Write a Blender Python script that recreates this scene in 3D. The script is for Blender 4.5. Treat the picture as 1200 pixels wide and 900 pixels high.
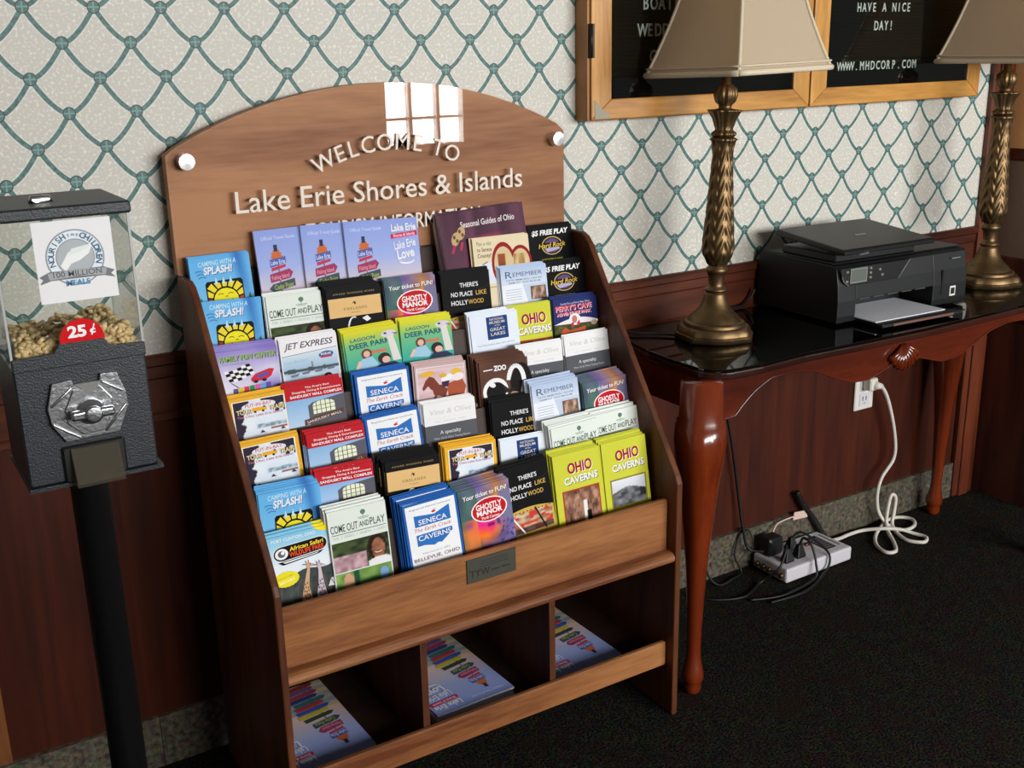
import bpy, bmesh, math, random
from mathutils import Matrix, Vector
for _o in list(bpy.data.objects): bpy.data.objects.remove(_o)
U = 0.108                       # one drawing unit (u) in metres: all coordinates below are in u
scene = bpy.context.scene
col = scene.collection
PI = math.pi

# ------------------------------------------------------------------ camera, world, exposure
cam_d = bpy.data.cameras.new('camera'); cam = bpy.data.objects.new('camera', cam_d); col.objects.link(cam)
cam_d.sensor_width = 36.0; cam_d.lens = 38.995; cam_d.clip_start = 0.02; cam_d.clip_end = 60
Rw = ((0.84783928, -0.52984367, -0.02083862), (-0.17174527, -0.23721607, -0.95615485), (0.50166934, 0.81424457, -0.29211924))
m = Matrix.Identity(4)
for i in range(3):
    m[i][0] = Rw[0][i]; m[i][1] = -Rw[1][i]; m[i][2] = -Rw[2][i]
m[0][3], m[1][3], m[2][3] = -2.98422*U, -18.18216*U, 12.36544*U
cam.matrix_world = m
scene.camera = cam
world = bpy.data.worlds.new('room_light'); scene.world = world; world.use_nodes = True
bg = world.node_tree.nodes['Background']; bg.inputs[0].default_value = (1.0, 0.94, 0.86, 1); bg.inputs[1].default_value = 0.09
WINDOW_A = 24.0                 # daylight in the tall right window
WINDOW_B = 22.0                  # daylight in the unseen windows, widened and added for more light
vs = scene.view_settings
vs.view_transform = 'Standard'; vs.look = 'None'; vs.gamma = 1.0; vs.use_curve_mapping = False; vs.exposure = 0.28

# ------------------------------------------------------------------ helpers
def lin(c):
    if isinstance(c, str):
        c = [int(c[i:i+2], 16)/255 for i in (0, 2, 4)]
    else:
        c = [v/255 for v in c]
    return tuple(v/12.92 if v <= .04045 else ((v+.055)/1.055)**2.4 for v in c)

def new_mat(name):
    mt = bpy.data.materials.new(name); mt.use_nodes = True
    nt = mt.node_tree; b = nt.nodes['Principled BSDF']
    return mt, nt, b

def plain(name, c, rough=.5, metal=0, coat=0, noise=0, nscale=60, bump=0, spec=.5):
    mt, nt, b = new_mat(name)
    c = lin(c)
    b.inputs['Base Color'].default_value = (*c, 1); b.inputs['Roughness'].default_value = rough
    b.inputs['Metallic'].default_value = metal; b.inputs['Coat Weight'].default_value = coat
    b.inputs['Coat Roughness'].default_value = .06; b.inputs['Specular IOR Level'].default_value = spec
    if noise or bump:
        tc = nt.nodes.new('ShaderNodeTexCoord'); nz = nt.nodes.new('ShaderNodeTexNoise')
        nz.inputs['Scale'].default_value = nscale; nz.inputs['Detail'].default_value = 4
        nt.links.new(tc.outputs['Object'], nz.inputs['Vector'])
        if noise:
            mx = nt.nodes.new('ShaderNodeMix'); mx.data_type = 'RGBA'
            mx.inputs['A'].default_value = (*[v*(1-noise) for v in c], 1); mx.inputs['B'].default_value = (*[min(1, v*(1+noise)) for v in c], 1)
            nt.links.new(nz.outputs['Fac'], mx.inputs['Factor']); nt.links.new(mx.outputs['Result'], b.inputs['Base Color'])
        if bump:
            bp = nt.nodes.new('ShaderNodeBump'); bp.inputs['Strength'].default_value = bump; bp.inputs['Distance'].default_value = .002
            nt.links.new(nz.outputs['Fac'], bp.inputs['Height']); nt.links.new(bp.outputs['Normal'], b.inputs['Normal'])
    return mt

def wood(name, dark, light, axis='x', rough=.4, coat=0.0, scale=1.0, fine=1.0, spec=.5):
    mt, nt, b = new_mat(name)
    tc = nt.nodes.new('ShaderNodeTexCoord'); mp = nt.nodes.new('ShaderNodeMapping')
    s = {'x': (1.6, 16, 16), 'y': (16, 1.6, 16), 'z': (16, 16, 1.6)}[axis]
    mp.inputs['Scale'].default_value = [v*scale for v in s]
    nt.links.new(tc.outputs['Object'], mp.inputs['Vector'])
    n1 = nt.nodes.new('ShaderNodeTexNoise'); n1.inputs['Scale'].default_value = .9; n1.inputs['Detail'].default_value = 6; n1.inputs['Distortion'].default_value = .6
    n2 = nt.nodes.new('ShaderNodeTexNoise'); n2.inputs['Scale'].default_value = 9*fine; n2.inputs['Detail'].default_value = 3
    nt.links.new(mp.outputs['Vector'], n1.inputs['Vector']); nt.links.new(mp.outputs['Vector'], n2.inputs['Vector'])
    mm = nt.nodes.new('ShaderNodeMath'); mm.operation = 'MULTIPLY_ADD'; mm.inputs[1].default_value = .35
    nt.links.new(n2.outputs['Fac'], mm.inputs[0]); nt.links.new(n1.outputs['Fac'], mm.inputs[2])
    r = nt.nodes.new('ShaderNodeValToRGB')
    r.color_ramp.elements[0].position = .48; r.color_ramp.elements[1].position = .85
    r.color_ramp.elements[0].color = (*lin(dark), 1); r.color_ramp.elements[1].color = (*lin(light), 1)
    nt.links.new(mm.outputs[0], r.inputs['Fac']); nt.links.new(r.outputs['Color'], b.inputs['Base Color'])
    b.inputs['Roughness'].default_value = rough; b.inputs['Coat Weight'].default_value = coat; b.inputs['Coat Roughness'].default_value = .08
    b.inputs['Specular IOR Level'].default_value = spec
    return mt

def clear(name, tint=(1, 1, 1), rough=.01, ior=1.45):
    mt, nt, b = new_mat(name)
    out = nt.nodes['Material Output']; nt.nodes.remove(b)
    tr = nt.nodes.new('ShaderNodeBsdfTransparent'); tr.inputs[0].default_value = (*tint, 1)
    gl = nt.nodes.new('ShaderNodeBsdfGlossy'); gl.inputs['Roughness'].default_value = rough
    fr = nt.nodes.new('ShaderNodeFresnel'); 
    mx = nt.nodes.new('ShaderNodeMixShader')
    ge = nt.nodes.new('ShaderNodeNewGeometry'); e1 = nt.nodes.new('ShaderNodeMath'); e1.operation = 'MULTIPLY_ADD'; e1.inputs[1].default_value = -2; e1.inputs[2].default_value = 1
    pw = nt.nodes.new('ShaderNodeMath'); pw.operation = 'POWER'; pw.inputs[0].default_value = ior
    nt.links.new(ge.outputs['Backfacing'], e1.inputs[0]); nt.links.new(e1.outputs[0], pw.inputs[1]); nt.links.new(pw.outputs[0], fr.inputs['IOR'])
    nt.links.new(fr.outputs[0], mx.inputs[0]); nt.links.new(tr.outputs[0], mx.inputs[1]); nt.links.new(gl.outputs[0], mx.inputs[2])
    nt.links.new(mx.outputs[0], out.inputs[0])
    return mt

def emit(name, c, s):
    mt, nt, b = new_mat(name)
    b.inputs['Base Color'].default_value = (0, 0, 0, 1)
    b.inputs['Emission Color'].default_value = (*c, 1); b.inputs['Emission Strength'].default_value = s
    return mt

class MB:
    """collects shapes (in u) and builds ONE mesh object"""
    def __init__(s): s.v = []; s.f = []; s.m = []; s.c = []; s.sm = []; s.mi = 0; s.cc = (1, 1, 1); s.smooth = False
    def face(s, idx):
        s.f.append(tuple(idx)); s.m.append(s.mi); s.c.append(s.cc); s.sm.append(s.smooth)
    def pts(s, ps):
        b = len(s.v); s.v.extend([tuple(p) for p in ps]); return b
    def box(s, x0, x1, y0, y1, z0, z1, bev=0.0):
        if bev > 0:
            pr = [(x0+bev, z0), (x1-bev, z0), (x1, z0+bev), (x1, z1-bev), (x1-bev, z1), (x0+bev, z1), (x0, z1-bev), (x0, z0+bev)]
            # front (y0) bevelled as well
            q = [(x0+2*bev, z0+bev), (x1-2*bev, z0+bev), (x1-bev, z0+2*bev), (x1-bev, z1-2*bev), (x1-2*bev, z1-bev), (x0+2*bev, z1-bev), (x0+bev, z1-2*bev), (x0+bev, z0+2*bev)]
            a = s.pts([(x, y0, z) for x, z in q]); b = s.pts([(x, y0+bev, z) for x, z in pr]); c = s.pts([(x, y1-bev, z) for x, z in pr]); d = s.pts([(x, y1, z) for x, z in q])
            n = 8
            s.face(range(a, a+n)); s.face(range(d+n-1, d-1, -1))
            for r0, r1 in ((a, b), (b, c), (c, d)):
                for i in range(n):
                    j = (i+1) % n; s.face((r0+j, r0+i, r1+i, r1+j))
            return
        b = s.pts([(x0, y0, z0), (x1, y0, z0), (x1, y1, z0), (x0, y1, z0), (x0, y0, z1), (x1, y0, z1), (x1, y1, z1), (x0, y1, z1)])
        for q in ((0, 3, 2, 1), (4, 5, 6, 7), (0, 1, 5, 4), (1, 2, 6, 5), (2, 3, 7, 6), (3, 0, 4, 7)): s.face([b+i for i in q])
    def prism(s, pts, a, b, ax='y', smooth_side=False):
        """polygon in the plane across axis ax, extruded from a to b"""
        def mk(p, t):
            return {'y': (p[0], t, p[1]), 'x': (t, p[0], p[1]), 'z': (p[0], p[1], t)}[ax]
        n = len(pts); i0 = s.pts([mk(p, a) for p in pts]); i1 = s.pts([mk(p, b) for p in pts])
        s.face([i0+i for i in range(n)]); s.face([i1+n-1-i for i in range(n)])
        sm = s.smooth; s.smooth = smooth_side
        for i in range(n):
            j = (i+1) % n; s.face((i0+j, i0+i, i1+i, i1+j))
        s.smooth = sm
    def lathe(s, prof, cx=0, cy=0, seg=40, mod=None, smooth=True):
        sm = s.smooth; s.smooth = smooth
        rows = []
        for r, z in prof:
            rows.append(s.pts([(cx+r*(mod(t, z, r) if mod else 1)*math.cos(t), cy+r*(mod(t, z, r) if mod else 1)*math.sin(t), z) for t in [2*PI*k/seg for k in range(seg)]]))
        for q, (a, b) in enumerate(zip(rows, rows[1:])):
            if prof[q] == prof[q+1]: continue
            for k in range(seg):
                l = (k+1) % seg; s.face((a+k, a+l, b+l, b+k))
        s.face([rows[0]+seg-1-k for k in range(seg)]); s.face([rows[-1]+k for k in range(seg)])
        s.smooth = sm
    def tube(s, path, r, seg=8, cap=True, sq=None):
        sm = s.smooth; s.smooth = True
        P = [Vector(p) for p in path]; rows = []
        up = Vector((0.13, 0.21, 1)).normalized(); prev = None
        for i, p in enumerate(P):
            t = (P[min(i+1, len(P)-1)]-P[max(i-1, 0)]).normalized()
            if prev is None:
                a = t.cross(up)
                if a.length < .05: a = t.cross(Vector((1, 0, 0)))
            else: a = prev - t*prev.dot(t)
            a.normalize(); prev = a; b = t.cross(a)
            rr = r[i] if isinstance(r, (list, tuple)) else r
            rows.append(s.pts([p+a*rr*math.cos(2*PI*k/seg)+b*rr*math.sin(2*PI*k/seg) for k in range(seg)]))
        for a, b in zip(rows, rows[1:]):
            for k in range(seg):
                l = (k+1) % seg; s.face((a+k, a+l, b+l, b+k))
        if cap: s.face([rows[0]+seg-1-k for k in range(seg)]); s.face([rows[-1]+k for k in range(seg)])
        s.smooth = sm
    def rings(s, rows_pts, cap=True, smooth=True):
        sm = s.smooth; s.smooth = smooth
        rows = [s.pts(r) for r in rows_pts]; n = len(rows_pts[0])
        for a, b in zip(rows, rows[1:]):
            for k in range(n):
                l = (k+1) % n; s.face((a+k, a+l, b+l, b+k))
        if cap: s.face([rows[0]+n-1-k for k in range(n)]); s.face([rows[-1]+k for k in range(n)])
        s.smooth = sm
    def ball(s, c, rx, ry, rz, seg=10, rot=None):
        rows = []
        for i in range(1, seg//2+1):
            a = PI*i/(seg//2+1)
            ring = []
            for k in range(seg):
                v = Vector((rx*math.sin(a)*math.cos(2*PI*k/seg), ry*math.sin(a)*math.sin(2*PI*k/seg), -rz*math.cos(a)))
                if rot: v = rot @ v
                ring.append(Vector(c)+v)
            rows.append(ring)
        s.rings(rows)
    def text(s, body, size, place, shear=0, bold=0, space=1, wide=1, depth=0, align='CENTER', squeeze_to=None):
        """place(x, z, d) -> point; x,z letter plane, d depth towards the reader"""
        vv, ff, w = text_mesh(body, round(shear, 3), round(bold, 4), round(space, 3))
        k = size/.70
        sx = k*wide
        if squeeze_to: sx = squeeze_to/max(w, 1e-6)
        off = {'CENTER': -w/2, 'LEFT': 0, 'RIGHT': -w}[align]
        b = s.pts([place((x+off)*sx, y*k, depth) for x, y in vv])
        for f in ff: s.face([b+i for i in f])
        if depth:
            b2 = s.pts([place((x+off)*sx, y*k, 0) for x, y in vv])
            cnt = {}
            for f in ff:
                for i in range(len(f)):
                    e = (f[i], f[(i+1) % len(f)])
                    if (e[1], e[0]) in cnt: del cnt[(e[1], e[0])]
                    else: cnt[e] = 1
            for a0, a1 in cnt: s.face((b+a1, b+a0, b2+a0, b2+a1))
    def build(s, name, mats, parent=None, origin=(0, 0, 0), loc=None, bevel=0, uv=None):
        me = bpy.data.meshes.new(name)
        ox, oy, oz = origin
        me.from_pydata([((x-ox)*U, (y-oy)*U, (z-oz)*U) for x, y, z in s.v], [], s.f)
        for mt in (mats if isinstance(mats, (list, tuple)) else [mats]): me.materials.append(mt)
        me.polygons.foreach_set('material_index', s.m)
        me.polygons.foreach_set('use_smooth', s.sm)
        if any(c != (1, 1, 1) for c in s.c):
            ca = me.color_attributes.new('Col', 'FLOAT_COLOR', 'CORNER')
            buf = []
            for p in me.polygons:
                cq = s.c[p.index]
                if isinstance(cq, list):
                    for q in cq: buf.extend((*q, 1.0))
                else: buf.extend((*cq, 1.0)*p.loop_total)
            ca.data.foreach_set('color', buf)
        if uv:
            ul = me.uv_layers.new(name='lattice')
            for l in me.loops:
                ul.data[l.index].uv = uv(*s.v[l.vertex_index])
        me.update()
        o = bpy.data.objects.new(name, me); col.objects.link(o)
        if parent: o.parent = parent
        else: o.location = [c*U for c in (loc if loc is not None else origin)]
        if bevel:
            md = o.modifiers.new('soft_edge', 'BEVEL'); md.width = bevel*U; md.segments = 2; md.limit_method = 'ANGLE'; md.angle_limit = .7
        return o

_tc = {}
def text_mesh(body, shear, bold, space):
    key = (body, shear, bold, space)
    if key not in _tc:
        cu = bpy.data.curves.new('t', 'FONT'); cu.body = body; cu.size = 1.0; cu.shear = shear; cu.offset = bold; cu.space_character = space
        cu.resolution_u = 3; cu.fill_mode = 'FRONT'
        o = bpy.data.objects.new('t', cu); col.objects.link(o)
        dg = bpy.context.evaluated_depsgraph_get()
        me = bpy.data.meshes.new_from_object(o.evaluated_get(dg))
        vv = [(v.co.x, v.co.y) for v in me.vertices]; ff = [tuple(p.vertices) for p in me.polygons]
        # make every face turn the same way (+z)
        out = []
        for f in ff:
            ar = sum(vv[f[i]][0]*vv[f[(i+1) % len(f)]][1]-vv[f[(i+1) % len(f)]][0]*vv[f[i]][1] for i in range(len(f)))
            out.append(f if ar > 0 else f[::-1])
        x0 = min([v[0] for v in vv] or [0]); x1 = max([v[0] for v in vv] or [1])
        vv = [(x-x0, y) for x, y in vv]
        bpy.data.objects.remove(o); bpy.data.curves.remove(cu); bpy.data.meshes.remove(me)
        _tc[key] = (vv, out, x1-x0)
    return _tc[key]

def empty(name, loc, label=None, cat=None, group=None):
    o = bpy.data.objects.new(name, None); col.objects.link(o); o.location = [c*U for c in loc]; o.empty_display_size = .05
    tag(o, label, cat, group); return o
def tag(o, label=None, cat=None, group=None, kind=None):
    if label: o['label'] = label
    if cat: o['category'] = cat
    if group: o['group'] = group
    if kind: o['kind'] = kind
    return o
def smooth_path(pts, n=8):
    P = [Vector(p) for p in pts]; out = []
    for i in range(len(P)-1):
        p0 = P[max(i-1, 0)]; p1 = P[i]; p2 = P[i+1]; p3 = P[min(i+2, len(P)-1)]
        for k in range(n):
            t = k/n
            out.append(.5*((2*p1)+(p2-p0)*t+(2*p0-5*p1+4*p2-p3)*t*t+(3*p1-p0-3*p2+p3)*t**3))
    out.append(P[-1]); return out
def hsh(i, j, s=0):
    n = (i*374761393+j*668265263+s*974711) & 0xffffffff
    n = ((n ^ (n >> 13))*1274126177) & 0xffffffff
    return ((n ^ (n >> 16)) & 0xffff)/65535
def vn(x, y, s=0):
    i, j = math.floor(x), math.floor(y); a, b = x-i, y-j
    a = a*a*(3-2*a); b = b*b*(3-2*b)
    return (hsh(i, j, s)*(1-a)+hsh(i+1, j, s)*a)*(1-b)+(hsh(i, j+1, s)*(1-a)+hsh(i+1, j+1, s)*a)*b

# ------------------------------------------------------------------ materials
def wallpaper():
    mt, nt, b = new_mat('lattice_wallpaper')
    N = nt.nodes; L = nt.links
    uvn = N.new('ShaderNodeUVMap'); uvn.uv_map = 'lattice'
    sp = N.new('ShaderNodeSeparateXYZ'); L.new(uvn.outputs[0], sp.inputs[0])
    def mth(op, a, b=None, c=None):
        n = N.new('ShaderNodeMath'); n.operation = op
        for i, v in enumerate((a, b, c)):
            if v is None: continue
            if isinstance(v, (int, float)): n.inputs[i].default_value = v
            else: L.new(v, n.inputs[i])
        return n.outputs[0]
    c, r = sp.outputs[0], sp.outputs[1]
    mrow = mth('FLOOR', r); v = mth('SUBTRACT', r, mrow)
    odd = mth('FLOORED_MODULO', mrow, 2.0)
    cc = mth('SUBTRACT', c, mth('MULTIPLY', odd, .5))
    x = mth('ABSOLUTE', mth('SUBTRACT', cc, mth('ROUND', cc)))
    xv = mth('MULTIPLY', mth('SUBTRACT', 1.0, mth('POWER', mth('SUBTRACT', 1.0, v), .60)), .5)
    sl = mth('MULTIPLY', mth('POWER', mth('ADD', mth('SUBTRACT', 1.0, v), .02), -.40), .30/.51)
    d = mth('DIVIDE', mth('ABSOLUTE', mth('SUBTRACT', x, xv)), mth('SQRT', mth('ADD', mth('MULTIPLY', sl, sl), 1.0)))
    strand = mth('LESS_THAN', d, .036)
    vs_ = mth('MULTIPLY', v, .51); v2 = mth('MULTIPLY', mth('SUBTRACT', 1.0, v), .51); x2 = mth('SUBTRACT', .5, x)
    d1 = mth('SQRT', mth('ADD', mth('MULTIPLY', x, x), mth('MULTIPLY', vs_, vs_)))
    d2 = mth('SQRT', mth('ADD', mth('MULTIPLY', x2, x2), mth('MULTIPLY', v2, v2)))
    dn = mth('MINIMUM', d1, d2)
    node = mth('LESS_THAN', dn, .098)
    ring = mth('MULTIPLY', node, mth('GREATER_THAN', dn, .080))
    halo = mth('MULTIPLY', mth('LESS_THAN', d, .056), .35)
    # speckle
    tc = N.new('ShaderNodeTexCoord')
    nz = N.new('ShaderNodeTexNoise'); nz.inputs['Scale'].default_value = 190; nz.inputs['Detail'].default_value = 2
    L.new(tc.outputs['Object'], nz.inputs['Vector'])
    rp = N.new('ShaderNodeValToRGB'); rp.color_ramp.elements[0].position = .52; rp.color_ramp.elements[1].position = .70
    rp.color_ramp.elements[0].color = (*lin((197, 193, 183)), 1); rp.color_ramp.elements[1].color = (*lin((224, 222, 215)), 1)
    L.new(nz.outputs['Fac'], rp.inputs['Fac'])
    def mix(f, a, bcol):
        n = N.new('ShaderNodeMix'); n.data_type = 'RGBA'; L.new(f, n.inputs['Factor'])
        if isinstance(a, tuple): n.inputs['A'].default_value = a
        else: L.new(a, n.inputs['A'])
        if isinstance(bcol, tuple): n.inputs['B'].default_value = bcol
        else: L.new(bcol, n.inputs['B'])
        return n.outputs['Result']
    wv = N.new('ShaderNodeTexNoise'); wv.inputs['Scale'].default_value = 160; wv.inputs['Detail'].default_value = 1
    L.new(tc.outputs['Object'], wv.inputs['Vector'])
    teal = N.new('ShaderNodeValToRGB'); teal.color_ramp.elements[0].position = .3; teal.color_ramp.elements[1].position = .7
    teal.color_ramp.elements[0].color = (*lin((48, 86, 84)), 1); teal.color_ramp.elements[1].color = (*lin((86, 124, 120)), 1)
    L.new(wv.outputs['Fac'], teal.inputs['Fac'])
    o1 = mix(halo, rp.outputs['Color'], (*lin((222, 228, 222)), 1))
    o2 = mix(strand, o1, teal.outputs['Color'])
    # woven cross inside each knot
    cr = mth('LESS_THAN', mth('MINIMUM', mth('ABSOLUTE', mth('SUBTRACT', mth('MINIMUM', x, x2), 0.0)), mth('MINIMUM', vs_, v2)), .012)
    kn = mix(cr, teal.outputs['Color'], (*lin((112, 148, 142)), 1))
    o3 = mix(node, o2, kn)
    o4 = mix(ring, o3, (*lin((36, 66, 66)), 1))
    L.new(o4, b.inputs['Base Color']); b.inputs['Roughness'].default_value = .55
    return mt
M_paper = wallpaper()

def panelling():
    mt, nt, b = new_mat('mahogany_panelling')
    N = nt.nodes; L = nt.links
    tc = N.new('ShaderNodeTexCoord'); mp = N.new('ShaderNodeMapping'); mp.inputs['Scale'].default_value = (22, 22, 1.4)
    L.new(tc.outputs['Object'], mp.inputs['Vector'])
    n1 = N.new('ShaderNodeTexNoise'); n1.inputs['Scale'].default_value = 1.4; n1.inputs['Detail'].default_value = 7; n1.inputs['Distortion'].default_value = .8
    L.new(mp.outputs['Vector'], n1.inputs['Vector'])
    r = N.new('ShaderNodeValToRGB'); r.color_ramp.elements[0].position = .3; r.color_ramp.elements[1].position = .75
    r.color_ramp.elements[0].color = (*lin((46, 15, 5)), 1); r.color_ramp.elements[1].color = (*lin((78, 30, 11)), 1)
    L.new(n1.outputs['Fac'], r.inputs['Fac']); L.new(r.outputs['Color'], b.inputs['Base Color'])
    b.inputs['Roughness'].default_value = .6; b.inputs['Specular IOR Level'].default_value = .2
    return mt
M_panel = panelling()

def carpet():
    mt, nt, b = new_mat('dark_carpet')
    N = nt.nodes; L = nt.links
    tc = N.new('ShaderNodeTexCoord')
    n1 = N.new('ShaderNodeTexNoise'); n1.inputs['Scale'].default_value = 190; n1.inputs['Detail'].default_value = 4
    n2 = N.new('ShaderNodeTexVoronoi'); n2.inputs['Scale'].default_value = 60
    n3 = N.new('ShaderNodeTexNoise'); n3.inputs['Scale'].default_value = 7; n3.inputs['Detail'].default_value = 3
    for n in (n1, n2, n3): L.new(tc.outputs['Object'], n.inputs['Vector'])
    r = N.new('ShaderNodeValToRGB'); e = r.color_ramp.elements
    e[0].position = .38; e[0].color = (*lin((5, 5, 4)), 1); e[1].position = .70; e[1].color = (*lin((60, 57, 49)), 1)
    L.new(n1.outputs['Fac'], r.inputs['Fac'])
    hs = N.new('ShaderNodeMix'); hs.data_type = 'RGBA'; hs.blend_type = 'MULTIPLY'; hs.inputs['Factor'].default_value = .55
    L.new(r.outputs['Color'], hs.inputs['A']); L.new(n2.outputs['Color'], hs.inputs['B'])
    h2 = N.new('ShaderNodeMix'); h2.data_type = 'RGBA'; h2.blend_type = 'MIX'
    rr = N.new('ShaderNodeValToRGB'); rr.color_ramp.elements[0].position = .55; rr.color_ramp.elements[1].position = .75
    L.new(n3.outputs['Fac'], rr.inputs['Fac']); L.new(rr.outputs['Color'], h2.inputs['Factor'])
    L.new(hs.outputs['Result'], h2.inputs['A']); h2.inputs['B'].default_value = (*lin((34, 22, 18)), 1)
    L.new(h2.outputs['Result'], b.inputs['Base Color']); b.inputs['Roughness'].default_value = .95; b.inputs['Specular IOR Level'].default_value = .1
    bp = N.new('ShaderNodeBump'); bp.inputs['Strength'].default_value = .8; bp.inputs['Distance'].default_value = .004
    L.new(n1.outputs['Fac'], bp.inputs['Height']); L.new(bp.outputs['Normal'], b.inputs['Normal'])
    return mt
M_carpet = carpet()

def granite():
    mt, nt, b = new_mat('granite_tile')
    N = nt.nodes; L = nt.links
    tc = N.new('ShaderNodeTexCoord')
    n1 = N.new('ShaderNodeTexVoronoi'); n1.inputs['Scale'].default_value = 210
    n2 = N.new('ShaderNodeTexNoise'); n2.inputs['Scale'].default_value = 90; n2.inputs['Detail'].default_value = 5
    for n in (n1, n2): L.new(tc.outputs['Object'], n.inputs['Vector'])
    r = N.new('ShaderNodeValToRGB'); e = r.color_ramp.elements
    e[0].position = .3; e[0].color = (*lin((48, 44, 37)), 1); e[1].position = .75; e[1].color = (*lin((118, 110, 96)), 1)
    L.new(n2.outputs['Fac'], r.inputs['Fac'])
    hs = N.new('ShaderNodeMix'); hs.data_type = 'RGBA'; hs.blend_type = 'OVERLAY'; hs.inputs['Factor'].default_value = .3
    L.new(r.outputs['Color'], hs.inputs['A']); L.new(n1.outputs['Color'], hs.inputs['B'])
    L.new(hs.outputs['Result'], b.inputs['Base Color']); b.inputs['Roughness'].default_value = .3
    return mt
M_granite = granite()

def printed():
    mt, nt, b = new_mat('printed_gloss_paper')
    at = nt.nodes.new('ShaderNodeAttribute'); at.attribute_name = 'Col'
    nt.links.new(at.outputs['Color'], b.inputs['Base Color'])
    b.inputs['Roughness'].default_value = .5; b.inputs['Specular IOR Level'].default_value = .06
    return mt
M_print = printed()
M_rackx = wood('walnut_long_grain', (104, 56, 30), (172, 116, 70), 'x', .45, spec=.35)
M_tier = wood('shaded_pocket_board', (34, 18, 11), (58, 34, 21), 'x', .6)  # dark board; shade inside pockets and lower compartments is put into its colour
M_rackz = wood('walnut_upright_grain', (62, 29, 13), (106, 60, 32), 'z', .5, spec=.3)
M_header = wood('walnut_header', (128, 80, 50), (180, 128, 88), 'x', .55, scale=.8, spec=.3)
M_rail = wood('chair_rail_wood', (54, 21, 9), (98, 45, 22), 'x', .5, spec=.25)
M_casing = wood('casing_wood', (70, 28, 14), (116, 54, 30), 'z', .4)
M_table = wood('cherry_table', (84, 28, 9), (128, 50, 18), 'z', .22, coat=.6, scale=.7)
M_tablex = wood('cherry_apron', (60, 18, 7), (98, 34, 13), 'x', .25, coat=.5, scale=.7)
M_tabletop = wood('dark_mahogany_top', (34, 14, 9), (58, 26, 16), 'x', .25, coat=.3)
M_oak = wood('golden_oak', (154, 100, 38), (212, 156, 76), 'x', .4)
M_oakz = wood('golden_oak_upright', (154, 100, 38), (212, 156, 76), 'z', .4)
M_oakdark = wood('oak_frame_side', (116, 70, 28), (166, 112, 54), 'z', .45)
M_steel = plain('brushed_steel', (205, 205, 205), .25, 1)
M_chrome = plain('cast_chrome', (190, 192, 196), .28, 1, noise=.2, nscale=200, bump=.25)
M_letter = plain('raised_letter', (226, 214, 200), .5)
M_acryl = clear('clear_acrylic')
M_glass = clear('glass_sheet', (.93, .97, .95), .01, 1.5)
M_plastic = clear('clear_box_plastic', (.97, .98, .97), .02, 1.45)
M_smoke = clear('smoky_flap_plastic', (.8, .77, .7), .05, 1.5)
_nt = M_smoke.node_tree; _o = _nt.nodes['Material Output']; _src = _o.inputs[0].links[0].from_socket
_d = _nt.nodes.new('ShaderNodeBsdfDiffuse'); _d.inputs[0].default_value = (*lin((150, 142, 126)), 1); _m = _nt.nodes.new('ShaderNodeMixShader'); _m.inputs[0].default_value = .12
_nt.links.new(_src, _m.inputs[1]); _nt.links.new(_d.outputs[0], _m.inputs[2]); _nt.links.new(_m.outputs[0], _o.inputs[0])
M_blackmet = plain('black_textured_metal', (30, 35, 42), .42, 0, 0, .25, 420, .35)
M_blackpost = plain('black_post_paint', (16, 16, 17), .45)
M_felt = plain('black_felt', (7, 7, 9), .9, spec=.03)
M_white = plain('white_letter_plastic', (214, 212, 206), .5)
M_brassp = plain('antique_brass', (112, 90, 62), .44, .9, 0, .5, 60, .15)
M_shade = plain('linen_lampshade', (236, 222, 200), .85, 0, 0, .08, 300, .12, spec=.2)
_nt = M_shade.node_tree; _b = _nt.nodes['Principled BSDF']; _t = _nt.nodes.new('ShaderNodeBsdfTranslucent'); _t.inputs[0].default_value = (*lin((232, 216, 188)), 1)
_m = _nt.nodes.new('ShaderNodeMixShader'); _m.inputs[0].default_value = .6
_nt.links.new(_b.outputs[0], _m.inputs[1]); _nt.links.new(_t.outputs[0], _m.inputs[2]); _nt.links.new(_m.outputs[0], _nt.nodes['Material Output'].inputs[0])
M_trim = plain('lampshade_piping', (208, 194, 168), .8)
M_prn = plain('black_printer_plastic', (15, 16, 17), .5)
M_prng = plain('gloss_black_plastic', (13, 13, 14), .42)
M_prnf = plain('dark_slate_plastic', (13, 15, 18), .5, spec=.4)
M_paper_w = plain('white_paper', (226, 228, 236), .6)
M_grey = plain('grey_plastic', (120, 120, 118), .5)
M_lcd = plain('grey_green_lcd', (96, 104, 98), .25)
M_strip = plain('white_plastic_case', (205, 202, 208), .45)
M_cordw = plain('white_cord', (214, 208, 198), .5)
M_cordb = plain('black_rubber_cord', (10, 10, 11), .5)
M_tan = plain('tan_wall_paint', (222, 166, 108), .7, noise=.06, nscale=8)
M_taupe = plain('taupe_panel', (120, 100, 84), .6, noise=.1, nscale=6)
M_dkwood = wood('dark_panel_wood', (40, 16, 9), (80, 34, 20), 'z', .5)
M_fw = plain('front_wall_paint', (170, 160, 145), .8, noise=.04, nscale=3)
M_sash = plain('white_window_sash', (225, 225, 222), .5)
M_skyA = emit('daylight_right_window', (.93, .97, 1.0), WINDOW_A)
M_skyB = emit('daylight_unseen_windows', (1.0, .98, .95), WINDOW_B)
M_nut = plain('roasted_nut', (218, 190, 140), .5, noise=.25, nscale=80)
M_red = plain('red_sticker', (196, 26, 30), .4)
M_brasspl = plain('dark_bronze_plaque', (84, 84, 74), .45, .5)
M_etch = plain('plaque_etching', (34, 32, 28), .6)

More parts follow.
